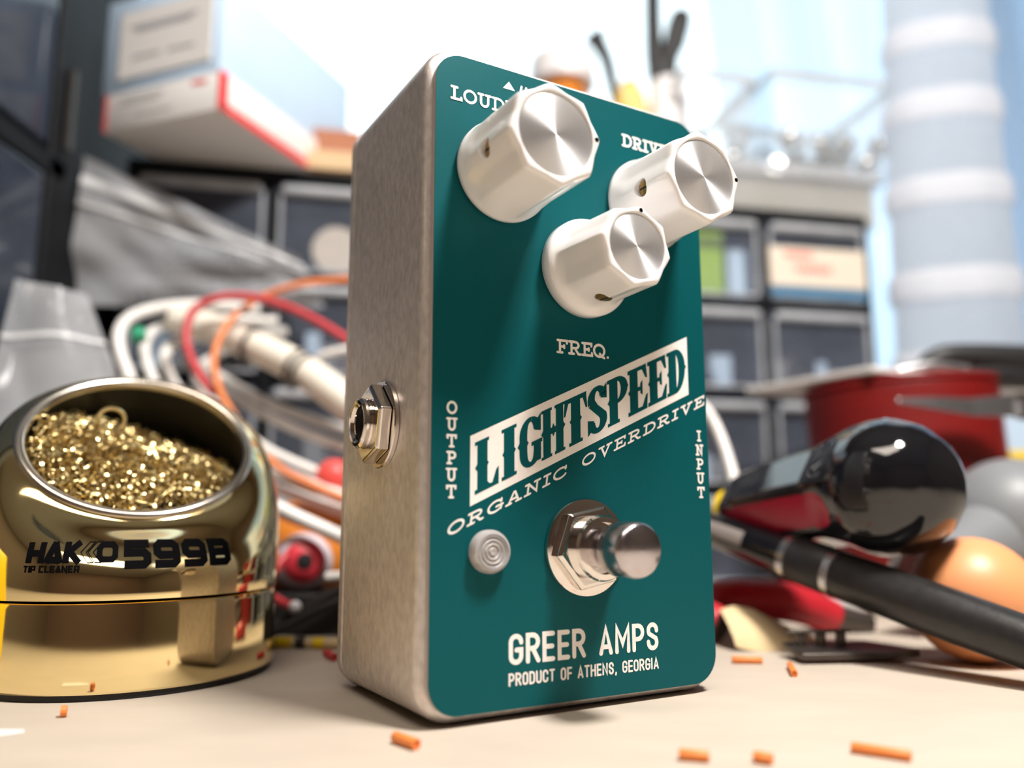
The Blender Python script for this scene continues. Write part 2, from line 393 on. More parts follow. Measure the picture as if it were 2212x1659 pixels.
DIN = {
 'G': (.46, [[(.46, .76)] + arc(.23, .77, .23, .23, 0, 180, 8) + arc(.23, .23, .23, .23, 180, 360, 8) + [(.46, .47), (.25, .47)]]),
 'R': (.46, [[(0, 0), (0, 1), (.22, 1)] + arc(.22, .74, .24, .26, 90, -90, 8) + [(0, .48)], [(.22, .48), (.47, 0)]]),
 'E': (.40, [[(.40, 1), (0, 1), (0, 0), (.40, 0)], [(0, .5), (.36, .5)]]),
 'A': (.50, [[(0, 0), (.25, 1), (.50, 0)], [(.08, .25), (.42, .25)]]),
 'M': (.60, [[(0, 0), (0, 1), (.30, .32), (.60, 1), (.60, 0)]]),
 'P': (.46, [[(0, 0), (0, 1), (.22, 1)] + arc(.22, .72, .24, .28, 90, -90, 8) + [(0, .44)]]),
 'S': (.46, [[(.45, .74)] + arc(.23, .765, .22, .235, 0, 200, 9) + [(.05, .62), (.40, .41)] + arc(.23, .235, .22, .235, 20, -180, 9) + [(.0, .28)]]),
 'O': (.46, [arc(.23, .77, .23, .23, 0, 180, 8) + arc(.23, .23, .23, .23, 180, 360, 8) + [(.46, .77)]]),
 'D': (.46, [[(0, 0), (0, 1), (.2, 1)] + arc(.2, .74, .26, .26, 90, 0, 5) + arc(.2, .26, .26, .26, 0, -90, 5) + [(0, 0)]]),
 'U': (.46, [[(0, 1)] + arc(.23, .23, .23, .23, 180, 360, 10) + [(.46, 1)]]),
 'C': (.46, [[(.46, .72)] + arc(.23, .77, .23, .23, 0, 180, 8) + arc(.23, .23, .23, .23, 180, 360, 8) + [(.46, .28)]]),
 'T': (.46, [[(0, 1), (.46, 1)], [(.23, 1), (.23, 0)]]),
 'F': (.40, [[(.40, 1), (0, 1), (0, 0)], [(0, .5), (.36, .5)]]),
 'H': (.46, [[(0, 0), (0, 1)], [(.46, 0), (.46, 1)], [(0, .5), (.46, .5)]]),
 'N': (.48, [[(0, 0), (0, 1), (.48, 0), (.48, 1)]]),
 ',': (.12, [[(.06, .02), (.02, -.16)]]), 'I': (.04, [[(.02, 0), (.02, 1)]]), ' ': (.26, []),
}

KL = [0]
def layer():
    KL[0] = (KL[0] + 1) % 9
    return KL[0] * .006
def ribbon(mb, pts, wd, to3, round_caps=True):
    """a flat stroke of width wd along 2-D points, placed by to3(x, y)"""
    P = [Vector((x, y)) for x, y in pts]
    P = [p for i, p in enumerate(P) if i == 0 or (p - P[i - 1]).length > 1e-6]
    closed = len(P) > 3 and (P[0] - P[-1]).length < 1e-4
    n = len(P); L, Rr = [], []
    for i in range(n):
        a = P[i - 1] if i > 0 else (P[-2] if closed else None)
        b = P[i + 1] if i < n - 1 else (P[1] if closed else None)
        t1 = (P[i] - a).normalized() if a is not None else None
        t2 = (b - P[i]).normalized() if b is not None else None
        t1 = t1 if t1 is not None else t2; t2 = t2 if t2 is not None else t1
        nn = Vector((-t1.y - t2.y, t1.x + t2.x))
        if nn.length < 1e-6: nn = Vector((-t1.y, t1.x))
        nn.normalize(); k = min(2.2, 1 / max(.3, nn.dot(Vector((-t1.y, t1.x)))))
        L.append(P[i] + nn * wd / 2 * k); Rr.append(P[i] - nn * wd / 2 * k)
    k_ = layer(); vs = [to3(*q, k_) for q in L] + [to3(*q, k_) for q in Rr]
    mb.add(vs, [(i, i + 1, n + i + 1, n + i) for i in range(n - 1)])
    if round_caps and not closed:
        for p in (P[0], P[-1]):
            k_ = layer(); mb.add([to3(p.x + wd / 2 * cos(2 * pi * j / 10), p.y + wd / 2 * sin(2 * pi * j / 10), k_) for j in range(10)], [tuple(range(10))])

def write(mb, text, font, wd, gap, to3, xs=1.0, round_caps=True, advance=None):
    """strokes of a line of text in letter-height units; returns its width"""
    x = 0.0
    for ch in text:
        g, strokes = font[ch]
        x0 = x + ((advance - g * xs) / 2 if advance else 0)
        for st in strokes: ribbon(mb, [(x0 + a * xs, b) for a, b in st], wd, to3, round_caps)
        x += advance if advance else g * xs + gap
    return x - (0 if advance else gap)
def width(text, font, gap, xs=1.0): return sum(font[c][0] * xs + gap for c in text) - gap

# ------------------------------------------------------------------ the effects pedal (front of its face plate at local y = 0)
YAW = 0.521
ped = thing('effects_pedal', 'teal guitar effects pedal with three white knobs standing upright on the bench', 'pedal', (0, 0, 0), YAW)
H, PW, PZ0, PZ1 = 122.0, 62.9, 1.9, 119.66
PZC, PH = (PZ0 + PZ1) / 2, PZ1 - PZ0
def ring(wd, z0, z1, r, y, n=10):
    return [(a, y, b) for a, b in rrect(wd, z1 - z0, r, n, 0, (z0 + z1) / 2)]
en = MB(); rings = []
FR = 1.9
for i in range(7):                                   # rounded front edge
    t = pi / 2 * i / 6; k = FR * (1 - sin(t))
    rings.append(ring(65.8 - 2 * k, .4 + k, 121.65 - k, max(2.5, 6.4 - k * .6), 1.3 + FR * (1 - cos(t))))
rings += [ring(66.3, .15, 121.8, 6.2, 38.6), ring(65.9, .35, 121.6, 6.0, 38.75), ring(65.9, .35, 121.6, 6.0, 39.0)]
en.loft(rings)
enc = en.build('enclosure', M['alu'], ped, angle=0.9)
lid = MB().loft([ring(66.0, .3, 121.7, 6.0, 39.0), ring(66.5, .04, 121.96, 6.2, 39.25), ring(66.5, .04, 121.96, 6.2, 41.4), ring(65.6, .5, 121.5, 5.8, 42.2)])
lid.build('back_lid', M['alu'], ped)
pl = MB().loft([ring(PW, PZ0, PZ1, 5.6, 1.3), ring(PW, PZ0, PZ1, 5.6, .02)], None, True, False)
plate = pl.build('face_plate', M['plate'], ped, smooth=False)
MBp = MB(); MBp.add(ring(PW, PZ0, PZ1, 5.6, 0.0), [tuple(range(44))])
E0 = MB().loft([ring(PW + .06, PZ0 - .03, PZ1 + .03, 5.6, 1.25), ring(PW + .06, PZ0 - .03, PZ1 + .03, 5.6, .05)], None, False, False)
E0.build('plate_edge', M['plate_edge'], plate)['label'] = 'bare silver edge of the face plate'
plate['label'] = 'teal metal face plate with engraved lettering'
plate.data.polygons  # plate front face
fp = MB(); fp.add(ring(PW, PZ0, PZ1, 5.6, .02), [tuple(range(44))]); fp.build('plate_face', M['plate'], plate, smooth=False)

def on_plate(u0, z0, h, slope=0.0, out=.02, shear=0.0, hs=None):
    """letter space to pedal space: x runs along u (with slope in z), y runs up"""
    return lambda x, y, k=0.0: (u0 + x * h + y * shear * h, -out - k, z0 + y * (hs or h) + x * h * slope)
def line(name, text, font, u0, u1, z0, h, wd, gap, slope=0.0, round_caps=True, shear=0.0, out=.02):
    xs = ((u1 - u0) / h - gap * (len(text) - 1)) / sum(font[c][0] for c in text)
    mb = MB(); write(mb, text, font, wd, gap, on_plate(u0, z0, h, slope, out, shear), xs, round_caps)
    return mb.build(name, M['engrave'], plate, smooth=False)
line('lettering', 'LOUDNESS', SLAB, -28.3, -6.4, 110.78, 2.32, .215, .22)
line('lettering', 'DRIVE', SLAB, 11.1, 23.0, 110.68, 2.32, .215, .22)
line('lettering', 'FREQ.', SLAB, -5.6, 6.5, 65.2, 2.32, .215, .18)
line('lettering', 'GREER AMPS', DIN, -15.9, 16.4, 9.55, 4.35, .195, .31)
line('lettering', 'PRODUCT OF ATHENS, GEORGIA', DIN, -16.2, 16.5, 5.82, 1.82, .20, .30)
line('lettering', 'ORGANIC OVERDRIVE', SLAB, -28.2, 30.7, 31.25, 1.85, .215, .46, (59.75 - 33.3) / 59.3, True, .14)
for name, text, u, z, pitch in (('lettering', 'OUTPUT', -27.6, 52.25, 2.90), ('lettering', 'INPUT', 29.1, 49.85, 2.90)):
    mb = MB()
    for i, ch in enumerate(text):
        g = SLAB[ch][0]
        write(mb, ch, SLAB, .21, 0, on_plate(u - g * 1.92 / 2, z - i * pitch, 1.92))
    mb.build(name, M['engrave'], plate, smooth=False)
mk = MB()
tri = on_plate(0, 0, 1)
mk.add([tri(-17.45, 115.7), tri(-14.75, 115.7), tri(-16.1, 117.35)], [(0, 1, 2)])
for k in range(2):
    ribbon(mk, [(-13.5 + k * 1.05, 116.0), (-13.3 + k * 1.05, 117.0)], .5, tri)
mk.build('emblem', M['engrave'], plate, smooth=False)['label'] = 'small engraved triangle mark'

# big title: a slanted bare-metal panel with spurred teal letters
SL = (71.55 - 48.4) / 50.7
bn = MB(); q = on_plate(0, 0, 1, out=.02)
bn.add([q(-24.0, 36.2), q(26.7, 36.2 + SL * 50.7), q(26.7, 48.4 + SL * 50.7), q(-24.0, 48.4)], [(0, 1, 2, 3)])
banner = bn.build('title_panel', M['engrave'], plate, smooth=False)
def R_(a, b, c, d): return [(a, b), (c, b), (c, d), (a, d)]
def spur(x, y, s=1, h=.07, w=.09): return [(x, y - h), (x + s * w, y), (x, y + h)]
def bow(cx, cy, rx, ry, rin_x, rin_y, a0, a1, n=12):
    o = arc(cx, cy, rx, ry, a0, a1, n); i = arc(cx, cy, rin_x, rin_y, a0, a1, n)
    return [[o[k], o[k + 1], i[k + 1], i[k]] for k in range(n)]
SW = .36
WEST = {
 'L': [R_(.08, 0, .50, 1), R_(-.02, .93, .56, 1), R_(-.02, 0, .96, .08), [(.46, .08), (.60, .08), (.46, .17)], [(.70, .08), (.96, .08), (.96, .34), (.86, .30)], spur(.08, .5, -1), spur(.46, .5, 1)],
 'I': [R_(.28, 0, .72, 1), R_(.18, .93, .82, 1), R_(.18, 0, .82, .07), spur(.30, .5, -1), spur(.70, .5, 1)],
 'H': [R_(.04, 0, .38, 1), R_(.62, 0, .96, 1), R_(.38, .45, .62, .58), R_(-.04, .94, .44, 1), R_(.56, .94, 1.04, 1), R_(-.04, 0, .44, .06), R_(.56, 0, 1.04, .06), spur(.04, .52, -1), spur(.96, .52, 1), [(.44, .58), (.56, .58), (.5, .66)], [(.44, .45), (.56, .45), (.5, .38)]],
 'T': [R_(.28, 0, .72, 1), R_(-.02, .90, 1.02, 1), [(-.02, .90), (.16, .90), (.02, .66), (-.06, .66)], [(1.02, .90), (.84, .90), (.98, .66), (1.06, .66)], R_(.18, 0, .82, .07), spur(.30, .5, -1), spur(.70, .5, 1)],
 'E': [R_(.06, 0, .48, 1), R_(-.04, .91, .94, 1), R_(-.04, 0, .96, .09), [(.70, .91), (.94, .91), (.98, .68), (.88, .70)], [(.70, .09), (.96, .09), (1.0, .33), (.90, .31)], R_(.44, .46, .64, .55), [(.60, .40), (.72, .34), (.72, .67), (.60, .61)], spur(.06, .5, -1)],
 'P': [R_(.06, 0, .48, 1), R_(-.04, .92, .5, 1), R_(-.04, 0, .56, .07), *bow(.44, .71, .56, .29, .20, .20, 90, -90), R_(.40, .91, .46, 1), R_(.40, .42, .46, .51), spur(.06, .5, -1), spur(.98, .71, 1, .05, .06)],
 'D': [R_(.06, 0, .48, 1), R_(-.04, .92, .5, 1), R_(-.04, 0, .5, .08), *bow(.42, .5, .56, .5, .20, .40, 90, -90, 16), spur(.06, .5, -1), spur(.96, .5, 1)],
 'G': [*bow(.52, .68, .48, .32, .14, .22, 10, 180, 12), *bow(.52, .32, .48, .32, .14, .22, 180, 350, 12), R_(.04, .30, .38, .70), [(.98, 1.0), (.98, .64), (.70, .70), (.80, .90)], R_(.56, .40, 1.04, .48), R_(.66, .06, .98, .48), spur(.04, .5, -1), spur(.38, .5, 1, .05, .06)],
 'S': [*bow(.50, .74, .47, .26, .12, .15, 5, 205, 12), *bow(.50, .26, .48, .26, .12, .15, -175, 25, 12), [(.07, .62), (.40, .66), (.95, .36), (.62, .30)], [(.06, .72), (.38, .72), (.56, .56), (.30, .50)], [(.94, .28), (.62, .28), (.46, .42), (.70, .50)], [(.97, .99), (.97, .66), (.66, .72), (.78, .90)], [(.03, .01), (.03, .34), (.34, .28), (.22, .10)]],
}
tt = MB(); LH, LW, GAP = 9.1, 4.86, .20
u0 = -23.0
for ch in 'LIGHTSPEED':
    lw = LW * (.72 if ch == 'I' else 1.0)
    for poly in WEST[ch]:
        pts = []; k_ = layer()
        for x, y in poly:
            u = u0 + (x - .14) * LW if ch == 'I' else u0 + x * LW
            pts.append((u, -.04 - k_, 36.2 + 1.55 + SL * (u + 24.0) + y * LH))
        tt.add(pts, [tuple(range(len(pts)))])
    u0 += lw + GAP
tt.build('title_lettering', M['plate'], plate, smooth=False)['label'] = 'teal spurred display letters'

# knobs: local frame of a knob has z pointing out of the plate
PF = lambda u, z, y=0.0: Matrix(((1, 0, 0, u), (0, 0, -1, y), (0, 1, 0, z), (0, 0, 0, 1)))   # x->u, y->z, z->out (-y)
def knob(u, z, h, rd, rbody, rskirt, ang, label, small=False):
    T = PF(u, z, -.05)
    a0 = radians(ang)
    hs = 3.0 if small else 2.0
    def flute(t, zz, r):
        k = min(1.0, max(0.0, (zz - hs - .6) / 2.2))
        a = ((t - a0) * 8 / (2 * pi)) % 1.0              # lobes at multiples of 45 degrees from the pointer
        d = abs(a - .5) * 2                              # 1 on a lobe, 0 mid flute
        return 1 - .095 * k * (1 - d ** 1.5) * max(0.0, min(1.0, (r - rd - .25) / .9))
    prof = [(rskirt - .35, 0), (rskirt, .35), (rskirt, hs - .7), (rskirt - .25, hs - .2)]
    if small: prof += [(rbody + 1.0, hs + .25), (rbody + .45, hs + .9), (rbody + .3, hs + 2.4)]
    else: prof += [(rskirt - .2, hs + 1.2), (rskirt - .3, hs + 3)]
    prof += [(rbody, h - 1.6), (rbody - .06, h - .7), (rbody - .28, h - .2), (rbody - .65, h), (rd + .12, h), (rd, h - .15), (rd - .02, h - .6)]
    kb = MB().lathe(prof, T, 128, flute)
    o = kb.build('knob', M['knob'], ped, angle=1.2); o['label'] = label
    dm = MB().lathe([(rd, -.1), (rd, 0), (rd - .05, .03)], None, 64)
    d = dm.build('cap_disc', M['disc'], o)
    d.matrix_local = PF(u * S, z * S, -(h - .22 + .05) * S)
    d['label'] = 'spun aluminium cap disc'
    rdot = rbody - 1.0
    dot = MB().lathe([(.42, -.2), (.42, .03)], T @ Matrix.Translation((rdot * cos(a0), rdot * sin(a0), h)), 20)
    dot.build('pointer_dot', M['ink'], o)['label'] = 'black pointer dot'
    # set-screw hole opposite the pointer
    b0 = a0 + pi; zz = 9.8 if not small else 8.2
    rr = (rskirt - .3 + (rbody - rskirt + .3) * (zz - hs - 3) / (h - 1.6 - hs - 3)) * .999
    c0 = T @ Vector((rr * cos(b0), rr * sin(b0), zz)); dr = (T.to_3x3() @ Vector((cos(b0), sin(b0), 0)))
    fl = frame(c0, dr, T.to_3x3() @ Vector((0, 0, 1)))
    cut = MB().lathe([(1.7, -1.7), (1.78, -.4), (2.2, .6)], fl, 28).build('cutter', M['knob'])
    bo = o.modifiers.new('bore', 'BOOLEAN'); bo.operation = 'DIFFERENCE'; bo.object = cut; bo.solver = 'EXACT'
    cut.parent = ped; bpy.context.view_layer.update()
    nm = bpy.data.meshes.new_from_object(o.evaluated_get(bpy.context.evaluated_depsgraph_get()))
    o.modifiers.clear(); nm.set_sharp_from_angle(angle=1.0); o.data = nm
    bpy.data.objects.remove(cut)
    fl = fl @ Matrix.Translation((0, 0, -1.25))
    sc_ = MB().lathe([(1.55, -.45), (1.55, .0), (1.3, .08)], fl, 20)
    sc_.build('set_screw', M['brass_screw'], o)
    MB().box((0, 0, .07), (2.4, .4, .06), fl).build('screw_slot', M['hole'], o, smooth=False)
    return o
knob(-17.5, 98.35, 18.7, 7.4, 9.35, 9.8, 6, 'large white knob at the upper left of the plate')
knob(16.5, 98.25, 17.9, 7.36, 9.3, 9.74, 7, 'large white knob at the upper right of the plate')
knob(.45, 82.08, 17.2, 6.11, 7.9, 9.69, 82, 'smaller white knob below the two large ones', True)

# foot switch
T = PF(.1, 28.8, 0)
fs = MB().lathe([(5.9, .4), (5.9, 3.0)] + [(5.9 - .28 * (i % 2), 3.0 + .32 * i) for i in range(9)] + [(5.6, 6.2), (4.6, 6.4), (4.5, 5.4)], T, 56)
foot = fs.build('footswitch', M['chrome'], ped, angle=0.5); foot['label'] = 'chrome footswitch with threaded bush'
MB().lathe([(8.9, .02), (8.95, .25), (8.8, .75), (8.2, .95), (6.2, .95)], T, 64).build('washer', M['chrome'], foot)
hx = MB()
def hexring(r, z, a=0.0, n=6): return [(r * cos(a + 2 * pi * i / n), r * sin(a + 2 * pi * i / n), z) for i in range(n)]
hx.loft([hexring(8.0, .9, .18), hexring(8.0, 2.5, .18), hexring(7.3, 3.0, .18)], T)
hx.build('hex_nut', M['chrome'], foot, smooth=False, bevel=.18)
pg = MB().lathe([(3.3, 5.2), (3.3, 8.2), (4.0, 8.9), (4.75, 10.5), (4.8, 15.2), (4.55, 16.1), (4.0, 16.6), (.01, 16.75)], T, 56)
pg.build('plunger', M['chrome_dull'], foot, angle=1.0)
# indicator lens
T = PF(-20.5, 28.5, 0)
ll = MB().lathe([(3.75, .05), (3.75, 1.3), (3.45, 1.95), (3.0, 2.2), (2.85, 2.0)] + [(2.7 - .36 * i, 1.95 + (.22 if i % 2 == 0 else -.12)) for i in range(7)] + [(.01, 2.0)], T, 48)
led = ll.build('indicator_lens', M['lens'], ped, angle=.5); led['label'] = 'clear ribbed indicator lens'
MB().lathe([(3.0, .02), (2.9, .3)], T, 32).build('lens_seat', M['chrome'], led)
# output jack on the left side: local z points to -u
JT = Matrix(((0, 0, -1, -33.0), (-1, 0, 0, 18.8), (0, 1, 0, 51.7), (0, 0, 0, 1)))
jk = MB().lathe([(4.8, -.5), (4.8, 1.0)] + [(4.75 - .2 * (i % 2), 1.0 + .34 * i) for i in range(11)] + [(4.75, 4.9), (4.3, 5.3), (3.7, 5.2), (3.3, 4.6), (3.3, 1.2)], JT, 48, None, True, False)
jack = jk.build('output_jack', M['chrome'], ped, angle=.5); jack['label'] = 'chrome output jack on the side'
MB().lathe([(.01, .9), (3.22, .95), (3.22, 4.3)], JT, 32, None, False, False).build('jack_shade_lining', M['hole'], jack)  # added dark lining; shade inside the chrome bore put into its colour
MB().lathe([(8.3, .05), (8.3, .75), (8.1, .95), (5, .95)], JT, 56).build('washer', M['chrome'], jack)
hx = MB(); hx.loft([hexring(7.6, 1.05, .32), hexring(7.6, 3.0, .32), hexring(7.0, 3.5, .32)], JT)
hx.build('hex_nut', M['chrome'], jack, smooth=False, bevel=.2)

# ------------------------------------------------------------------ the gold tip cleaner
TC, PHI = Vector((-101.2, 37.8, 0)), radians(-61)
cl = thing('tip_cleaner', 'shiny gold soldering tip cleaner pot full of brass shavings', 'tip cleaner', TC)
MB().lathe([(30.6, .02), (31.4, .1), (31.4, 1.6), (30.0, 1.6)], None, 96).build('rubber_foot', M['rubber'], cl)
MB().lathe([(30.5, 1.2), (31.7, 1.25), (32.1, 1.7), (32.15, 17.0), (31.9, 17.9), (31.3, 18.2), (28, 18.2)], None, 128).build('base', M['gold'], cl)
fv, sv = Vector((cos(PHI), sin(PHI), 0)), Vector((-sin(PHI), cos(PHI), 0))
TH = radians(43.6); dn = fv * cos(TH) - Vector((0, 0, 1)) * sin(TH); nr = fv * sin(TH) + Vector((0, 0, 1)) * cos(TH)
RC = Vector((0, 0, 51.8))
def rim_pt(t, r, off=0.0): return RC + (dn * cos(t) + sv * sin(t)) * r + nr * off
def housing(t, q):
    b = fv * cos(t) + sv * sin(t)
    p0 = b * 32.3 + Vector((0, 0, 18.6)); p3 = rim_pt(t, 25.6)
    d = (p3 - p0).length
    rad = dn * cos(t) + sv * sin(t)
    p1 = p0 + Vector((0, 0, 1)) * d * .55 + b * d * .03
    p2 = p3 - nr * d * .10 + rad * d * (.24 - .06 * cos(t))
    return p0 * (1 - q) ** 3 + p1 * 3 * q * (1 - q) ** 2 + p2 * 3 * q * q * (1 - q) + p3 * q ** 3
NT = 128
hr = [[fv * 31.0 * cos(2 * pi * j / NT) + sv * 31.0 * sin(2 * pi * j / NT) + Vector((0, 0, 18.25)) for j in range(NT)]]
hr += [[housing(2 * pi * j / NT, i / 30) for j in range(NT)] for i in range(31)]
hous = MB().loft(hr, None, False, False).build('upper_housing', M['gold'], cl, angle=1.2)
rm = MB().loft([[rim_pt(2 * pi * j / NT, r, o) for j in range(NT)] for r, o in ((25.6, -.25), (25.65, .25), (25.3, .7), (24.6, .85), (23.8, .7), (23.3, .1), (23.3, -1.2))], None, False, False)
rm.build('rim', M['rim'], cl)
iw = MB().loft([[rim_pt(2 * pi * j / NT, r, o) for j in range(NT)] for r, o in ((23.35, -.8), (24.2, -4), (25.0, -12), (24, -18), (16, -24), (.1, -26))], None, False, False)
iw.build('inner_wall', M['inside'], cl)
# shavings: many curled strands
ws = MB()
rnd = random.Random(3)
for i in range(1500):
    rr_, tt_ = 22.6 * sqrt(rnd.random()), rnd.random() * 2 * pi
    a, b = rr_ * cos(tt_), rr_ * sin(tt_)                 # a toward the front, b toward the right
    hollow = max(0, min(1, (-a * .75 + b * .45 + 2) / 20))
    dep = -2.0 - 13.5 * hollow ** 1.2 - 3.2 * rnd.random() ** 2 + 1.6 * max(0, 1 - hollow * 3) * (1 - (rr_ / 23) ** 2)
    c0 = RC + dn * a + sv * b + nr * dep
    ax = Vector((rnd.gauss(0, 1), rnd.gauss(0, 1), rnd.gauss(0, 1) * .8)).normalized()
    e1 = ax.orthogonal().normalized(); e2 = ax.cross(e1)
    cr_ = .5 + 1.9 * rnd.random() ** 2; turns = .5 + rnd.random() * 1.6; L_ = 1 + rnd.random() * 3.2
    n = int(9 * turns) + 4; ph = rnd.random() * 6.28
    pts = [c0 + ax * L_ * (k / n - .5) + e1 * cr_ * cos(ph + turns * 2 * pi * k / n) + e2 * cr_ * sin(ph + turns * 2 * pi * k / n) for k in range(n + 1)]
    wd = .10 + .30 * rnd.random() ** 1.5; th = .06
    T_ = [(pts[min(k + 1, n)] - pts[max(k - 1, 0)]).normalized() for k in range(n + 1)]
    rings = []
    for k in range(n + 1):
        o = (pts[k] - c0); o = (o - T_[k] * o.dot(T_[k])); o = o.normalized() if o.length > 1e-6 else e1
        s2 = T_[k].cross(o)
        rings.append([pts[k] + s2 * wd + o * th, pts[k] - s2 * wd + o * th, pts[k] - s2 * wd - o * th, pts[k] + s2 * wd - o * th])
    ws.loft(rings)
# the one bigger loop that sticks up
lp = rim_pt(radians(180), 6.5, -.6) - sv * 6.2
loop = [lp + sv * 2.9 * cos(t) + (nr * .8 - dn * .6).normalized() * 2.6 * (sin(t) + .6) for t in np.linspace(-.9, 4.3, 16)]
ws.tube(loop, .5, 6, 2)
for i in range(70):                                              # longer loose strands on top
    rr_, tt_ = 21 * sqrt(rnd.random()), rnd.random() * 2 * pi
    a, b = rr_ * cos(tt_), rr_ * sin(tt_); hollow = max(0, min(1, (-a * .75 + b * .45 + 2) / 20))
    c0 = RC + dn * a + sv * b + nr * (-1.6 - 13.5 * hollow ** 1.2)
    g_ = rnd.random() * 6.28; dd_ = dn * cos(g_) + sv * sin(g_); e2 = nr.cross(dd_); L_ = 3 + 5 * rnd.random(); bw = rnd.uniform(-1.6, 1.6)
    ws.tube([c0 + dd_ * L_ * (k / 4 - .5) + e2 * bw * sin(pi * k / 4) + nr * rnd.uniform(-.3, .9) for k in range(5)], .16 + .14 * rnd.random(), 5, 4)
wool = ws.build('brass_wool', M['wool'], cl, angle=.9); wool['kind'] = 'stuff'
# printed lettering wrapped on the front of the housing
def on_housing(x, z, k=0.0):
    """x: mm to the right along the front, z: height"""
    t = (x / 32.6)
    lo, hi = 0.0, 1.0
    for _ in range(30):
        mid = (lo + hi) / 2
        if housing(t, mid).z < z: lo = mid
        else: hi = mid
    p = housing(t, lo); q = housing(t + .01, lo) - p; r_ = housing(t, min(1, lo + .01)) - p
    nn = q.cross(r_).normalized()
    return p + nn * (.06 + k)
BOLD = {
 'H': (1.0, [[(.14, 0), (.14, 1)], [(.86, 0), (.86, 1)], [(.14, .47), (.86, .47)]]),
 'A': (1.0, [[(.12, 0), (.50, 1.0)], [(.48, 1.0), (.88, 0)], [(.3, .14), (.7, .14)]]),
 'K': (1.0, [[(.14, 0), (.14, 1)], [(.2, .48), (.8, 1.0)], [(.3, .52), (.86, 0)]]),
 'O': (1.06, [[(.30, .14), (.78, .14), (.92, .30), (.92, .70), (.78, .86), (.28, .86), (.14, .70), (.14, .30), (.30, .14)]]),
 '5': (1.0, [[(.95, .87), (.15, .87), (.15, .56), (.74, .56), (.86, .45), (.86, .24), (.74, .13), (.04, .13)]]),
 '9': (1.0, [[(.04, .13), (.74, .13), (.86, .24), (.86, .76), (.74, .87), (.26, .87), (.14, .76), (.14, .56), (.26, .45), (.86, .45)]]),
 'B': (1.0, [[(.14, .13), (.74, .13), (.86, .24), (.86, .40), (.76, .51), (.14, .51)], [(.76, .51), (.84, .60), (.84, .78), (.74, .87), (.14, .87)], [(.14, 0), (.14, 1)]]),
 'T': (.9, [[(0, .9), (.9, .9)], [(.45, .9), (.45, 0)]]), 'I': (.24, [[(.12, 0), (.12, 1)]]),
 'P': (.9, [[(.1, 0), (.1, .9), (.8, .9), (.8, .42), (.1, .42)]]), 'C': (.95, [[(.85, .9), (.1, .9), (.1, .1), (.85, .1)]]),
 'L': (.85, [[(.1, 1), (.1, .1), (.85, .1)]]), 'E': (.9, [[(.85, .9), (.1, .9), (.1, .1), (.85, .1)], [(.1, .5), (.78, .5)]]),
 'N': (1.0, [[(.1, 0), (.1, .95), (.88, .05), (.88, 1)]]), 'R': (.95, [[(.1, 0), (.1, .9), (.82, .9), (.82, .45), (.1, .45)], [(.5, .45), (.88, 0)]]), ' ': (.45, []),
}
def dense(pts, k=5):
    out = []
    for i in range(len(pts) - 1):
        for j in range(k):
            out.append((pts[i][0] + (pts[i + 1][0] - pts[i][0]) * j / k, pts[i][1] + (pts[i + 1][1] - pts[i][1]) * j / k))
    return out + [pts[-1]]
lt = MB()
def put(text, x0, x1, z0, hz, wd, gap, hx=None, clean=False):
    """text between arc positions x0..x1 on the housing"""
    xs = (x1 - x0 - gap * (len(text) - 1)) / sum(BOLD[c][0] for c in text); x = x0
    for c in text:
        for st in BOLD[c][1]:
            ribbon(lt, [(x + a * xs, z0 + b * hz) for a, b in dense(st)], wd, lambda a, b, k: on_housing(a, b, k), False)
        x += BOLD[c][0] * xs + gap
ZL = 25.7
put('HAK', -22.6, -11.6, ZL, 3.9, 1.2, .2)
put('O', -9.0, -5.0, ZL, 3.9, 1.1, .3)
put('599B', -4.0, 18.4, ZL - 1.2, 5.3, 1.5, .5)
put('TIP CLEANER', -22.9, -11.9, ZL - 1.75, 1.25, .30, .22)
for k in range(2):
    x = -12.0 + 1.35 * k
    ribbon(lt, dense([(x, ZL + 1.95), (x + 1.5, ZL + 3.9), (x + 2.5, ZL + 3.9), (x + 1.0, ZL + 1.95), (x + 2.5, ZL), (x + 1.5, ZL), (x, ZL + 1.95)]), .13, lambda a, b, k: on_housing(a, b, k), False)
lt.build('lettering', M['ink'], hous, smooth=False)['label'] = 'black printed lettering'

# ------------------------------------------------------------------ wire clippings and scraps on the bench
def clipping(x0, y0, x1, y1, r, label, material='orange_clip'):
    a, b = on_table(x0, y0, r), on_table(x1, y1, r); mid = (a + b) / 2; mid.z = 0
    L = (b - a).length; d = (b - a).normalized()
    o = thing('wire_clipping', label, 'wire clipping', mid, math.atan2(d.y, d.x), 'wire clippings scattered on the bench')
    T = frame((-L / 2, 0, r + .02), (1, 0, 0), (0, 1, 0))
    MB().lathe([(r * .62, .3), (r * .62, 0), (r * .95, 0), (r, .08), (r, L - .08), (r * .95, L), (r * .62, L), (r * .62, L - .3)], T, 20).build('insulation', M[material], o)
    return o
clipping(853, 1592, 900, 1608, .85, 'short orange wire clipping lying in front of the left bottom corner of the pedal')
clipping(1467, 1629, 1532, 1634, .80, 'orange wire clipping at the bottom edge, left of the shortest one')
clipping(1629, 1634, 1668, 1640, .80, 'shortest orange wire clipping, between two longer ones at the bottom right')
clipping(1840, 1614, 1968, 1633, .78, 'longest orange wire clipping, lying alone at the lower right')
clipping(1582, 1425, 1646, 1426, .85, 'dark orange wire clipping in the shade right of the pedal under the torn paper')
clipping(1706, 1436, 1716, 1455, .75, 'reddish orange wire clipping pointing at the camera below the black tool')
clipping(704, 1410, 722, 1420, .95, 'small crimson wire clipping beside the left rear corner of the pedal', 'red_wire')
p = on_table(137, 1549)
rg = thing('wire_ring', 'tiny orange ring of wire insulation in front of the gold pot', 'wire clipping', p, .4)
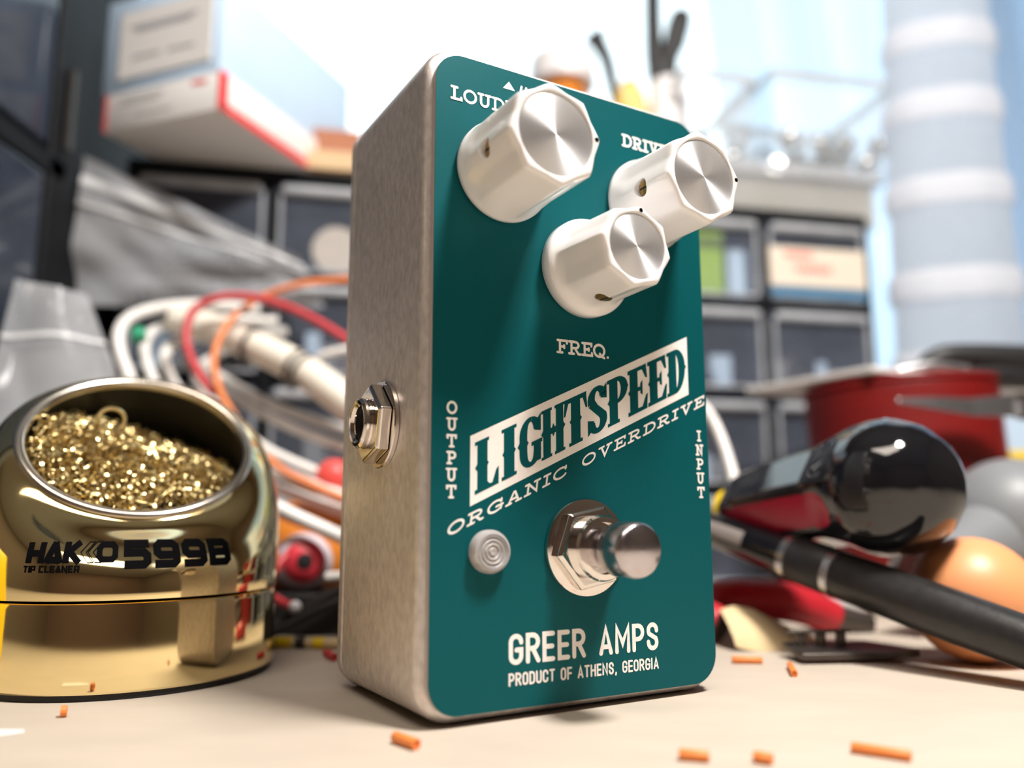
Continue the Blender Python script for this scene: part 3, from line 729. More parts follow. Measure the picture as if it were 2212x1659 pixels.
MB().loft([[(x, y * cos(a) * 1.0, 1.0 + y * sin(a)) for a in [2 * pi * j / 24 for j in range(24)]] for x, y in ((-.5, .55), (-.5, .95), (.5, .95), (.5, .55), (-.5, .55))], None, False, False).build('insulation', M['orange_clip'], rg)
p = on_table(5, 1586)
pc = [(-9, -2), (-1, -3), (3.2, .5), (2, 2.6), (-8, 3)]
tag(MB().loft([[(p.x + x, p.y + y, z) for x, y in pc] for z in (.02, .14)]).build('paper_scrap', M['card'], smooth=False), 'white scrap of paper at the left edge of the bench', 'paper')

# ------------------------------------------------------------------ black and red screwdriver
B0, E0_ = at(1922, 1052, 48), at(1588, 1108, 88)
ax = (E0_ - B0).normalized()                                     # from the ball towards the shaft
sd = thing('screwdriver', 'stubby screwdriver with gloss black ball handle and red grip panels', 'screwdriver', B0)
SDF = frame((0, 0, 0), ax, Vector((0, 0, 1)))
RB = 17.0
LEN = (E0_ - B0).length
FA = radians(12)                                                # flats: one of them faces the camera
def sd_prof(z):
    pts = [(-RB, .02), (-RB * .97, RB * .24), (-RB * .86, RB * .51), (-RB * .6, RB * .8), (-RB * .25, RB * .97), (0, RB), (RB * .3, RB * .97), (RB * .62, RB * .88), (RB * .95, RB * .79), (LEN * .62, RB * .74), (LEN * .85, RB * .66), (LEN * .96, RB * .56), (LEN, RB * .45)]
    return float(np.interp(z, [a for a, b in pts], [b for a, b in pts]))
def sd_r(t, z):
    r = sd_prof(z)
    k = min(1, max(0, (z - RB * .28) / (RB * .55)))
    a = ((t - FA + pi / 6) % (pi / 3)) - pi / 6                  # 0 at the middle of a flat
    flat = r * .885 / cos(a)
    return r * (1 - k) + min(r, flat) * k
zs = [-RB * cos(pi / 2 * i / 14) for i in range(14)] + [LEN * i / 34 for i in range(35)]
N_ = 96
hb = MB().loft([[(sd_r(2 * pi * j / N_, z) * cos(2 * pi * j / N_), sd_r(2 * pi * j / N_, z) * sin(2 * pi * j / N_), z) for j in range(N_)] for z in zs], SDF)
hd = hb.build('handle', M['gloss_black'], sd, angle=.5)
for k in range(0, 6, 2):                                         # red panels on every second flat
    tm = FA + k * pi / 3; z0, z1 = RB * .50, LEN * .93
    g = MB(); rows = []
    for i in range(25):
        z = z0 + (z1 - z0) * i / 24
        e = min(1, sqrt(max(0, 1 - (1 - min(1, (z - z0) / 6)) ** 2)))
        hw = .36 * max(.04, e)
        row = []
        for j in range(9):
            t = tm + hw * (j / 8 * 2 - 1)
            r = sd_r(t, z) + .12 * (1 - abs(j / 4 - 1) ** 4)
            row.append((r * cos(t), r * sin(t), z))
        rows.append(row)
    g.loft(rows, SDF, False, False, closed=False)
    g.build('grip_panel', M['handle_red'], sd)['label'] = 'red grip panel'
MB().lathe([(RB * .42, LEN - .5), (RB * .42, LEN + 2), (RB * .3, LEN + 3)], SDF, 32).build('collar', M['yellow'], sd)
MB().lathe([(3.2, LEN + 2), (3.2, LEN + 34), (2.4, LEN + 40)], SDF, 24).build('shaft', M['steel'], sd)

# ------------------------------------------------------------------ black soldering iron lying under the screwdriver
A0, A1 = at(1530, 1138, 84), at(2300, 1418, 13)
si = thing('soldering_iron', 'slim black soldering iron handle with two silver rings and a thick cable sleeve', 'soldering iron', A0)
d = A1 - A0; LI = d.length; IF = frame((0, 0, 0), d, Vector((0, 0, 1)))
def along(px):                                                   # length along the iron at picture column px
    lo, hi = 0, LI
    for _ in range(40):
        mid = (lo + hi) / 2; p = A0 + d * (mid / LI) - CAM
        if 1106 + F_PX * p.dot(rgt) / p.dot(fwd) < px: lo = mid
        else: hi = mid
    return lo
l1, l2 = along(1712), along(1806)
MB().lathe([(4.6, 0), (4.9, 4), (5.6, l1 - 6), (5.6, l1 - 1)], IF, 40).build('handle', M['gloss_black'], si)
for l in (l1, l2):
    MB().lathe([(5.5, l - 1.2), (5.95, l - 1.0), (6.0, l + 1.0), (5.6, l + 1.2)], IF, 40).build('silver_ring', M['steel'], si)['label'] = 'silver ring'
MB().lathe([(5.6, l1 + 1), (6.0, l1 + 2), (6.0, l2 - 2), (5.6, l2 - 1)], IF, 40).build('grip', M['black'], si)
MB().lathe([(5.6, l2 + 1), (5.9, l2 + 2), (5.8, LI - 20), (5.2, LI)], IF, 40).build('cable_sleeve', M['sleeve'], si)
lb = MB(); la, lbb = along(1545), along(1628)
lbr = []
for i in range(9):
    t = radians(-62) + radians(66) * i / 8
    lbr.append([((5.75) * cos(t), (5.75) * sin(t), la + (lbb - la) * q / 8) for q in range(9)])
def iron_t(px, py): return 0
view = (CAM - A0).normalized(); vl = IF.to_3x3().inverted() @ view; tv = math.atan2(vl.y, vl.x)
lbr = [[(5.72 * cos(tv + .36 * (i / 4 - 1)), 5.72 * sin(tv + .36 * (i / 4 - 1)), la + (lbb - la) * q / 8) for q in range(9)] for i in range(9)]
lb.loft(lbr, IF, False, False, closed=False); ls_ = lb.build('label', M['label_white'], si)
pr = MB()
rnd = random.Random(5); q0 = la + 3
while q0 < lbb - 6:                                               # blurred print: small upright strokes
    wq = .5 + rnd.random() * .6
    ta, tb = tv - .16, tv + .15
    vs = [(5.76 * cos(t), 5.76 * sin(t), z) for t in (ta, tb) for z in (q0, q0 + wq)]
    pr.add(vs, [(0, 1, 3, 2)], IF); q0 += wq + .5
pr.build('print', M['card_grey'], ls_, smooth=False)

# ------------------------------------------------------------------ balls and grey blower bulb at the right
pb = at(2104, 1318, 47); 
rb = 14.6
eb = MB().sphere((0, 0, 0), rb, 64)
o = eb.build('rubber_ball', M['peach'], angle=3); o.location = Vector((pb.x, pb.y, rb + .02)) * S
tag(o, 'smooth peach coloured ball on the bench behind the black cable sleeve', 'ball')
bl = thing('blower_bulb', 'grey rubber blower bulb with a short nozzle behind the peach ball', 'blower', (0, 0, 0))
bc = at(2190, 1128, 112)
nz0, nz1 = at(2150, 1165, 108), at(1975, 1235, 84)
MB().sphere(bc, 20.5, 48).build('bulb', M['grey_rubber'], bl, angle=3)
NF = frame(nz0, nz1 - nz0, Vector((0, 0, 1))); NL = (nz1 - nz0).length
MB().lathe([(13, 0), (12, NL * .2), (8.2, NL * .5), (6.6, NL * .85), (6.2, NL)], NF, 40).build('nozzle', M['grey_rubber'], bl)
MB().lathe([(6.5, NL - .5), (6.8, NL), (6.8, NL + 2), (5.6, NL + 2.4), (5.0, NL)], NF, 40).build('nozzle_ring', M['steel'], bl)

# ------------------------------------------------------------------ red handled pliers, torn paper and dark slotted tool
plr = thing('pliers', 'pliers with dark red dipped grips lying behind the torn paper', 'pliers', (0, 0, 0))
g1 = [at(1470, 1330, 92), at(1560, 1300, 92), at(1640, 1295, 93), at(1720, 1305, 95), at(1800, 1335, 97)]
MB().tube(g1, [5.5, 6.2, 6.0, 5.6, 5.0], 20, 8).build('grip', M['plier_red'], plr)
g2 = [at(1470, 1320, 84), at(1520, 1336, 78), at(1556, 1352, 75)]
MB().tube(g2, [5.4, 5.4, 5.2], 20, 8).build('grip', M['plier_red'], plr)
MB().tube([at(1540, 1345, 76.5), at(1562, 1355, 74.4)], 3.6, 16, 0).build('handle_core', M['dark_steel'], plr)
MB().tube([at(1800, 1335, 97), at(1880, 1350, 98)], [4.2, 3.2], 14, 0).build('jaw', M['dark_steel'], plr)
tp = MB(); top = [(1556, 1318), (1585, 1309), (1625, 1316), (1670, 1338), (1715, 1360), (1752, 1374), (1790, 1404)]
bot = [(1590, 1398), (1615, 1404), (1650, 1408), (1690, 1411), (1730, 1413), (1765, 1414), (1795, 1416)]
rows = []
for i in range(7):
    a, b = at(*top[i], 72 + .5 * i), at(*bot[i], 63)
    rows.append([a + (b - a) * (j / 6) + Vector((0, -2.2 * sin(pi * j / 6), 0)) for j in range(7)])
P_ = [r for r in rows]
thick = [[p + Vector((.1, .6, .1)) for p in reversed(r)] for r in rows]
tp.loft([r + t for r, t in zip(P_, thick)])
tag(tp.build('torn_paper', M['cream'], angle=.6), 'torn curled piece of cream paper beside the lower right of the pedal', 'paper')
st = MB(); a, b = on_table(1745, 1424, 1), on_table(1985, 1418, 1)
dv = (b - a); L_ = dv.length; SF = Matrix.Translation(a) @ Matrix.Rotation(math.atan2(dv.y, dv.x), 4, 'Z')
ot = [(-2, -1.5), (L_ * .7, -2.4), (L_, -.6), (L_ + .6, .6), (L_ * .7, 9.5), (-2, 9.5)]
sl_th = [[(x, y, z + (.10 * y if z else 0)) for x, y in ot] for z in (0.05, 1.6)]
st.loft(sl_th, SF)
for k in range(3):
    st.box((1.5 + 5.2 * k, 6.3, 3.6), (2.2, 1.6, 3.2), SF)
st.box((6, 6.3, 5.4), (16, 2.2, .8), SF)
tag(st.build('slotted_tool', M['dark_steel'], bevel=.3), 'dark flat metal tool with small slots lying in shade under the soldering iron', 'tool')

# ------------------------------------------------------------------ drawer cabinet at the back
CA = math.atan2(.206, .978); CP = Vector((-177, 175, 0))
cab = thing('drawer_cabinet', 'black parts cabinet with clear drawers standing at the back of the bench', 'cabinet', CP, CA)
CXF = Matrix.Translation(CP) @ Matrix.Rotation(CA, 4, 'Z')
COLS, ROWS, CW, CHT, CD_ = 6, 4, 58.4, 45.0, 130
WID = COLS * CW + 3
fr = MB()
for i in range(COLS + 1): fr.box((i * CW + 1.5, CD_ / 2, 92.5), (3 if 0 < i < COLS else 4, CD_, 183))
for j in range(ROWS + 1): fr.box((WID / 2, CD_ / 2, j * CHT + 1.6 if j < ROWS else 183.5), (WID, CD_, 2.4 if j < ROWS else 5))
fr.box((WID / 2, CD_ - 1, 92), (WID, 2, 184))
fr.build('cabinet_frame', M['cab_black'], cab, smooth=False, bevel=.4, segs=1)
first = None
for i in range(COLS):
    for j in range(ROWS):
        x0, z0 = i * CW + 3.6, j * CHT + 3.2
        if first is None:
            b = MB()
            b.loft([[(x, y, z) for x, z in rrect(54, 40.5, r_, 6, 27, 20.25)] for y, r_ in ((-.2, 3.6), (-1.6, 4), (-1.6, 4), (1.4, 4))], None, False, False)
            b.add([(x, -1.6, z) for x, z in rrect(54, 40.5, 4, 6, 27, 20.25)], [tuple(range(28))])
            b.box((1.0, 55, 14), (1.6, 108, 26)); b.box((53.0, 55, 14), (1.6, 108, 26)); b.box((27, 55, 1.6), (52, 108, 1.6))
            dr = b.build('drawer', M['drawer'], cab, smooth=False)
            l_ = MB().box((27, -3.4, 37.0), (50, 4.4, 4.2)).build('pull_lip', M['lip'], dr, bevel=1.6)
            e_ = MB()
            for x in (1.6, 52.4): e_.box((x, -2.0, 19), (1.3, 1.4, 34))
            e_.box((27, -2.0, 1.6), (50, 1.4, 1.3))
            e_.build('front_edge', M['lip'], dr, smooth=False)
            first = dr
        else: dr = copy_tree(first, cab)
        dr.location = Vector((x0, 0, z0)) * S
        if (i, j) == (5, 3): label_drawer = dr
lw = MB().box((27, -2.6, 17.5), (53, .6, 20)).build('paper_label', M['label_cream'], label_drawer, smooth=False); lw['label'] = 'cream paper label with red scrawl'
MB().box((27, -2.7, 4.6), (52, .8, 4.6)).build('blue_strip', M['blue_print'], label_drawer, smooth=False)
sb = MB(); tp3 = lambda x, y, k: (x, -2.96 - k, y)
rnd = random.Random(11)
for x0, x1, zc, a in ((9, 24, 23.5, 2.0), (14, 34, 16.5, 2.8)):
    pts = [(x0 + (x1 - x0) * k / 22, zc + a * sin(k * 1.9) * (.5 + .5 * rnd.random())) for k in range(23)]
    ribbon(sb, pts, .9, tp3)
sb.build('scrawl', M['card_red'], label_drawer, smooth=False)['label'] = 'red handwritten scrawl'

def in_cab(x, y, z): return CXF @ Vector((x, y, z))
def cab_box(name, x0, x1, y0, y1, z0, z1, m, bevel=.3):
    mb = MB().box(((x0 + x1) / 2, (y0 + y1) / 2, (z0 + z1) / 2), (x1 - x0, y1 - y0, z1 - z0), CXF)
    return mb.build(name, m, smooth=False, bevel=bevel)
tag(cab_box('card', 240, 276, 6, 7, 141, 174, M['green_card']), 'lime green card standing in a clear drawer right of the pedal', 'card')
tag(cab_box('carton', 278.5, 288, 6, 30, 141, 166, M['card_blue']), 'pale blue carton beside the lime green card in a drawer', 'box')
rl = MB().lathe([(4, 0), (11, 0), (11, 9), (4, 9)], CXF @ Matrix.Translation((88, 16, 152.6)) @ Matrix.Rotation(pi / 2, 4, 'X'), 32, None, True, True)
tag(rl.build('tape_roll', M['label_cream']), 'pale round roll in a drawer left of the pedal', 'roll')
rnd = random.Random(4)
for k, (i, j, n) in enumerate(((1, 2, 5), (0, 2, 5), (5, 2, 6), (4, 2, 4), (4, 1, 5), (5, 1, 5), (1, 1, 5))):
    for q_ in range(n):
        w_ = 6 + rnd.random() * 9; x0 = i * CW + 8 + (46 - w_) * (q_ + rnd.random() * .4) / n; h_ = 6 + rnd.random() * 14
        o = cab_box('component_box', x0, x0 + min(w_, 44 / n), 8 + q_ * .4, 24 + rnd.random() * 30, j * CHT + 5.8, j * CHT + 5.8 + h_, M[('cab_black', 'card_blue', 'grey_rubber', 'steel', 'dark_steel')[(q_ + k) % 5]], .5)
        tag(o, 'small component lying inside a hazy clear drawer', 'component', 'components inside the clear drawers')

# cartons overhanging the left end of the cabinet
def carton(name, label, org, ang, wd, dp, ht, m):
    o = thing(name, label, 'box', org, ang)
    MB().box((wd / 2, dp / 2, ht / 2), (wd, dp, ht)).build('carton_body', m, o, bevel=.6, segs=2)
    return o
BA, BO = math.atan2(-19.9, 53.9), Vector((-177.3, 153.2, 186.1))
c1 = carton('cardboard_carton', 'white carton with red edges, lower one overhanging the cabinet at upper left', BO, BA, 57.5, 92, 16, M['card'])
er = MB()
MB().box((.6, -.04, 8), (1.2, .16, 15.6)).build('red_edge_print', M['card_red'], c1, smooth=False)
er.box((56.9, -.04, 8), (1.2, .16, 15.6))
er.box((57.5, 46, 1.8), (.2, 91, 3.4)); er.box((57.5, 2, 8), (.2, 3.6, 15.4))
er.build('red_edge_print', M['card_red'], c1, smooth=False)
tx = MB(); f3 = lambda x, y, k: (x, -.15 - k, y)
for z, x0, x1 in ((12.6, 9, 30), (10.4, 7, 28), (5, 16, 34)):
    ribbon(tx, [(x0, z), (x1, z)], .5, f3, False)
tx.build('faint_print', M['card_grey'], c1, smooth=False)
rp = MB(); ribbon(rp, [(44, 13), (50, 12.6)], 1.6, f3); rp.build('red_mark', M['card_red'], c1, smooth=False)
c2 = carton('cardboard_carton', 'pale blue carton with a white printed label on top of the red edged carton', BO + Vector((-2, 1, 16.3)), BA, 58, 92, 41, M['card_blue'])
MB().box((31, -.35, 19.5), (46, .6, 29)).build('label', M['card'], c2, smooth=False)
tx = MB(); f3 = lambda x, y, k: (x, -.70 - k, y)
for z, x0, x1 in ((26.5, 13, 47), (24.8, 16, 44), (13.2, 15, 29), (13.0, 33, 46)):
    ribbon(tx, [(x0, z), (x1, z)], 1.2, f3, False)
tx.build('faint_print', M['card_grey'], c2, smooth=False)
o = cab_box('cardboard_tray', 62, 118, -4, 34, 186.2, 195, M['card_tan'])
tag(o, 'flat tan cardboard box lying on the cabinet left of the pedal', 'box')
o = cab_box('cardboard_box', 76, 97, 2, 20, 195.2, 208, M['card_brown'])
tag(o, 'small brown cardboard box on top of the flat tan one', 'box')

# bottles and upright tools on the cabinet behind the pedal
pbt = at(1216, 300, 275)
PB, PT = at(1216, 160, 260).z - 186, at(1216, 117, 270).z - 186
pill = thing('pill_bottle', 'amber pill bottle with white screw cap behind the top of the pedal', 'bottle', (pbt.x, pbt.y, 186.1))
MB().lathe([(13, 0), (14, 1), (14, PB - 6), (12.5, PB + 2)], None, 40).build('bottle_body', M['amber'], pill)
MB().lathe([(18, PB), (18.3, PB + 1), (18.3, PT - 3), (17.2, PT - .8), (.01, PT)], None, 48, lambda t, z, r: 1 + .008 * sin(t * 40) * (1 if PB + 1 <= z <= PT - 3 else 0)).build('screw_cap', M['cap_white'], pill)
yb = at(1362, 300, 268)
YT = at(1362, 168, 262).z - 186
yl = thing('yellow_bottle', 'translucent yellow bottle between the pill bottle and the white jar', 'bottle', (yb.x, yb.y, 186.1))
MB().lathe([(9.5, 0), (10.2, 1), (10.2, YT - 14), (8, YT - 6), (5.5, YT - 3), (5.3, YT)], None, 36).build('bottle_body', M['yellow_clear'], yl)
wb_ = at(1447, 300, 268)
JH = at(1447, 166, 260).z - 186
jr = thing('white_jar', 'small white plastic jar holding black handled cutters', 'jar', (wb_.x, wb_.y, 186.1))
MB().lathe([(10, 0), (10.6, .6), (10.6, JH - 1), (10.2, JH), (9.4, JH - .6), (9.2, 3), (.01, 2.6)], None, 40).build('jar_body', M['cap_white'], jr)
ct = thing('cutters', 'black handled cutters standing with both handles up in the white jar', 'tool', (0, 0, 0))
MB().tube([at(1452, 330, 268), at(1420, 160, 268), at(1411, 60, 267), at(1410, -70, 267)], [3.0, 5.6, 4.6, 4.4], 16, 6).build('handle', M['black'], ct)
MB().tube([at(1456, 330, 268), at(1443, 150, 268), at(1457, 90, 268), at(1466, 55, 268), at(1472, 32, 268), at(1474, 22, 268)], [3.0, 5.0, 6.2, 6.4, 5.6, 2.0], 16, 6).build('handle', M['black'], ct)
o = MB().tube([at(1350, 330, 268), at(1316, 150, 268), at(1296, 100, 268), at(1283, 78, 268)], [1.8, 3.4, 4.2, 6.0], 14, 6).build('probe_tool', M['black'])
tag(o, 'thin black probe leaning out of the yellow bottle', 'tool')

# clear tubs of metal bushings at the right end of the cabinet
def tub(label, x0, x1, y0, y1, z0, z1):
    c = in_cab((x0 + x1) / 2, (y0 + y1) / 2, z0)
    o = thing('clear_tub', label, 'tub', c, CA); w_, d_, h_ = x1 - x0, y1 - y0, z1 - z0
    b = MB()
    rr = lambda k, z: [(x, y, z) for x, y in rrect(w_ - 2 * k, d_ - 2 * k, 4, 5)]
    b.loft([rr(1, 0), rr(0, h_ - 4), rr(1.2, h_ - 4), rr(2.2, 1.4)], None, True, True)
    b.build('tub_body', M['tub'], o, smooth=False)
    MB().loft([rr(-1.2, h_ - 6), rr(-1.2, h_), rr(1.4, h_), rr(1.4, h_ - 3)], None, False, False).build('tub_rim', M['lip'], o, smooth=False)
    return o
tub('long low clear tub with beige contents at the right end of the cabinet', 264, 376, 14, 84, 186.2, 217)
o = cab_box('foam_block', 268, 372, 18, 80, 188.4, 214, M['tub_beige']); tag(o, 'beige foam block inside the low clear tub', 'foam')
tub('small clear tub of silver bushings just right of the pedal top', 262, 303, 14, 80, 217.3, 266)
tub('wider clear tub of silver bushings beside the white tub stack', 314, 388, 14, 80, 217.3, 272)
bush = None; rnd = random.Random(8)
for (x0, x1, n, lab, grp) in ((267, 298, 13, 'silver bushing lying in the small clear tub', 'silver bushings in the small tub'), (320, 382, 26, 'silver bushing lying in the wider clear tub', 'silver bushings in the wide tub')):
    placed = []
    for k in range(n):
        if bush is None:
            bush = MB().lathe([(3.2, -4), (5.4, -4), (5.9, -3), (5.9, 3), (5.4, 4), (3.2, 4), (3.2, -4)], None, 20, None, False, False).build('metal_bushing', M['bushing'])
            o = bush
        else: o = bush.copy(); C.objects.link(o)
        layer = 0 if k < n * .5 else 1
        for _ in range(200):
            x, y = x0 + (x1 - x0) * rnd.random(), 22 + 46 * rnd.random()
            if all(abs(x - a) ** 2 + abs(y - b) ** 2 > 118 for a, b, l in placed if l == layer): break
        placed.append((x, y, layer))
        o.location = in_cab(x, y, 225.6 + layer * 11 + rnd.random() * 1.2) * S
        o.rotation_euler = (rnd.random() * 3, rnd.random() * 3, rnd.random() * 3)
        tag(o, lab, 'bushing', grp)

# gathered white curtain hanging at the right, rolled into soft horizontal folds
gc = thing('gathered_curtain', 'white gathered curtain with soft horizontal folds hanging at the right', 'curtain', (0, 0, 0))
ga, gb = at(2078, 830, 262), at(2012, -60, 262)
def g_ring(z, k, n=56):
    t = (z - ga.z) / (gb.z - ga.z); c = ga + (gb - ga) * t
    rx, ry = (32.0 - 5.0 * t) * k, (24 - 4 * t) * k
    return [(c.x + (rx + .5 * sin(5 * q + z * .03)) * cos(q), c.y + (ry + .5 * sin(7 * q)) * sin(q), z + 2.0 * cos(q - 1.1)) for q in [2 * pi * j / n for j in range(n)]]
FZ = [at(2050, y, 232).z for y in (775, 590, 380, 190, 35)]
zs_ = np.linspace(2, gb.z, 90)
bump_ = lambda z: 1 + .03 * sum(math.exp(-((z - f) / 7) ** 2) for f in FZ)
MB().loft([g_ring(z, bump_(z)) for z in zs_]).build('drape', M['frost'], gc, angle=3)
for f in FZ:
    MB().loft([g_ring(f + 8.0 * cos(q), 1.035 + .055 * max(0, sin(q))) for q in np.linspace(0, pi, 12)], None, False, False).build('fold', M['fold'], gc, angle=3)

# ------------------------------------------------------------------ red wire spool, tools on it, carton with a yellow band
sx = at(1962, 900, 168)
sp = thing('wire_spool', 'large spool of dark red wire with a pale flange behind the screwdriver', 'spool', (sx.x, sx.y, 0)); sp.rotation_euler = (0, radians(-2.5), 0); sp.location.z = .0024
MB().lathe([(.01, .3), (44, .3), (44.5, .8), (44.5, 2.6), (44, 3)], None, 64).build('flange', M['zip'], sp)
wn = [(34.6 + .7 * (i % 2), 3 + i * .62) for i in range(125)]
MB().lathe(wn, None, 64).build('winding', M['spool_red'], sp, angle=2.0)
MB().lathe([(34, 80.6), (35.6, 80.8), (35.6, 82.6), (6, 82.8)], None, 72).build('flange', M['spool_red'], sp)
bdp = [(117, 137), (88, 196), (168, 236), (206, 172)]
tag(MB().loft([[(x, y, 85.0 + z - .03 * (x - 140)) for x, y in bdp] for z in (0, 2.2)]).build('board', M['card'], smooth=False, bevel=.3, segs=1), 'thin white board lying on top of the red wire spool', 'board')
pz = lambda x, y, Y: at(x, y, Y)
nl = thing('long_nose_pliers', 'pliers with serrated jaws and black handles lying on the red spool', 'pliers', (0, 0, 0))
MB().tube([pz(1893, 838, 148), pz(1940, 836, 148), pz(2010, 830, 148), pz(2080, 822, 148)], [1.6, 3.2, 4.2, 5.0], 10, 4).build('jaw', M['dark_steel'], nl)
MB().tube([pz(1905, 806, 149), pz(1960, 800, 149), pz(2020, 792, 149), pz(2080, 806, 149)], [1.0, 2.4, 3.2, 4.4], 10, 4).build('jaw', M['steel'], nl)
te = MB()
for k in range(9):
    c = pz(1925 + k * 13, 824 - k * .6, 147.5); te.box(c, (1.2, 3.4, 4.2))
te.build('jaw_teeth', M['steel'], nl, smooth=False)
MB().tube([pz(1995, 786, 150), pz(2040, 772, 150), pz(2130, 772, 150), pz(2290, 778, 150)], [3.0, 4.8, 5.2, 5.2], 14, 5).build('handle', M['black'], nl)
MB().tube([pz(2060, 818, 149), pz(2140, 812, 150), pz(2290, 818, 152)], [4.2, 4.6, 4.6], 14, 5).build('handle', M['black'], nl)
sk = thing('scraper', 'steel scraper blade with dark handle resting in front of the red spool', 'tool', (0, 0, 0))
c0, c1_ = pz(1938, 866, 124), pz(2200, 876, 124); bt = MB()
up_ = Vector((0, .3, 1)).normalized()
for_ = [(c0, .9), (pz(2020, 872, 124), 2.4), (pz(2100, 880, 124), 3.4), (c1_, 4.2)]
bt.loft([[p + up_ * h * 1.0 + Vector((0, -.9, 0)), p + up_ * h + Vector((0, .9, 0)), p - up_ * h + Vector((0, .9, 0)), p - up_ * h + Vector((0, -.9, 0))] for p, h in for_])
bt.build('blade', M['steel'], sk, smooth=False, bevel=.3)
MB().tube([c1_, pz(2260, 884, 124), pz(2330, 890, 124)], [4.6, 5.2, 5.0], 14, 4).build('handle', M['dark_steel'], sk)
yc = at(2172, 980, 205)
ybx = thing('banded_carton', 'pale carton with a yellow band at the right edge behind the grey bulb', 'box', (yc.x, yc.y, 0), -.1)
MB().box((26, 12, 40), (52, 24, 80)).build('carton_body', M['card_blue'], ybx, smooth=False, bevel=.5, segs=1)
MB().box((26, -.15, 55), (52, .5, 14)).build('yellow_band', M['yellow'], ybx, smooth=False)

# ------------------------------------------------------------------ cables and loose wires
def cable(name, label, cat, pts, r, m, group=None, n=12, k=8):
    o = MB().tube([at(*p) for p in pts], r, n, k).build(name, M[m], angle=3)
    return tag(o, label, cat, group)
G = 'white cables behind the gold pot'
cable('cable', 'white cable looping furthest left and running down behind the pedal', 'cable', [(560, 668, 160), (420, 658, 153), (300, 676, 142), (256, 722, 125), (276, 806, 113), (332, 912, 103), (470, 1022, 98), (600, 1096, 93), (760, 1170, 90)], 2.1, 'white_cable', G)
cable('cable', 'white cable just inside the leftmost loop', 'cable', [(600, 694, 172), (470, 690, 165), (352, 704, 156), (312, 748, 138), (335, 830, 125), (400, 930, 117), (520, 1020, 114), (640, 1070, 112), (760, 1112, 110)], 1.9, 'white_cable', G)
cable('cable', 'white cable in the middle of the looped bunch', 'cable', [(620, 716, 184), (520, 716, 177), (410, 730, 158), (356, 766, 145), (382, 842, 135), (450, 925, 128), (560, 1000, 123), (760, 1080, 118)], 2.0, 'white_cable', G)
cable('cable', 'white cable at the right side of the looped bunch', 'cable', [(610, 742, 183), (520, 744, 179), (450, 778, 169), (422, 810, 153), (470, 880, 143), (560, 960, 134), (660, 1010, 129), (760, 1050, 126)], 1.8, 'white_cable', G)
cable('cable', 'white cable passing straight right toward the jack side of the pedal', 'cable', [(400, 780, 172), (450, 800, 168), (560, 862, 156), (660, 902, 149), (770, 936, 144)], 1.9, 'white_cable', G)
cable('cable', 'white cable just below the straight one toward the pedal', 'cable', [(420, 816, 168), (480, 846, 161), (580, 900, 150), (680, 944, 141), (770, 972, 136)], 1.9, 'white_cable', G)
cable('cable', 'white cable curving down right of the pedal', 'cable', [(1490, 850, 120), (1535, 900, 118), (1566, 970, 114), (1588, 1050, 108), (1592, 1112, 98)], 1.8, 'white_cable')
bd = thing('cable_bundle', 'thick cream cable bundle bound with dark ties behind the red wire', 'cable', (0, 0, 0))
bp = [(372, 688, 146), (415, 698, 146), (470, 714, 145), (545, 744, 142), (640, 792, 138), (700, 832, 134), (780, 892, 130)]
MB().tube([at(*p) for p in bp], [5.2, 5.9, 6.1, 6.1, 6.1, 6.0], 18, 8).build('bundle', M['cream_cable'], bd, angle=3)
bq = catmull([at(*p) for p in bp], 8)
def tie(i):
    p = bq[i]; t = (bq[i + 1] - bq[i - 1])
    MB().lathe([(5.8, -.9), (6.7, -.8), (6.7, .8), (5.8, .9)], frame(p, t, Vector((0, 0, 1))), 24).build('cable_tie', M['dark_steel'], bd)
    MB().tube([p + Vector((0, -5.5, -5)), p + Vector((-3, -6.5, -8))], .8, 8, 0).build('tie_tail', M['dark_steel'], bd)
for i in (24, 32, 34): tie(i)
cable('cable', 'white cable branching upward out of the cream bundle', 'cable', [(668, 800, 150), (700, 768, 148), (770, 752, 146)], 1.7, 'white_cable')
tag(MB().lathe([(2.3, -2), (2.5, -2), (2.5, 2), (2.3, 2)], frame(at(300, 724, 127.5), at(310, 760, 124) - at(300, 700, 129), Vector((0, 1, 0))), 16).build('tape_flag', M['green']), 'small green tape marker on the looped white cables', 'tape')
cable('wire', 'red wire arching over the cable bundle', 'wire', [(462, 850, 122), (425, 800, 124), (402, 735, 127), (415, 675, 130), (465, 645, 132), (530, 640, 133), (600, 655, 133), (680, 690, 132), (780, 752, 130)], 1.45, 'red_wire')
cable('wire', 'orange wire crossing the red wire and running down behind the pot', 'wire', [(800, 602, 140), (720, 606, 140), (640, 616, 138), (560, 645, 139), (500, 690, 134), (464, 760, 126), (470, 830, 120), (510, 905, 113), (590, 1000, 109), (680, 1050, 107), (780, 1092, 106)], 1.25, 'orange_wire')
cable('wire', 'dark red wire lying along the lower edge of the white cables', 'wire', [(570, 1090, 104), (620, 1118, 102), (700, 1150, 101), (770, 1180, 100)], 1.1, 'red_wire')
o = MB().sphere(at(722, 1032, 124), 6.4, 28).build('red_ball', M['red_ball'], angle=3); tag(o, 'small coral red ball peeking out left of the pedal', 'ball')
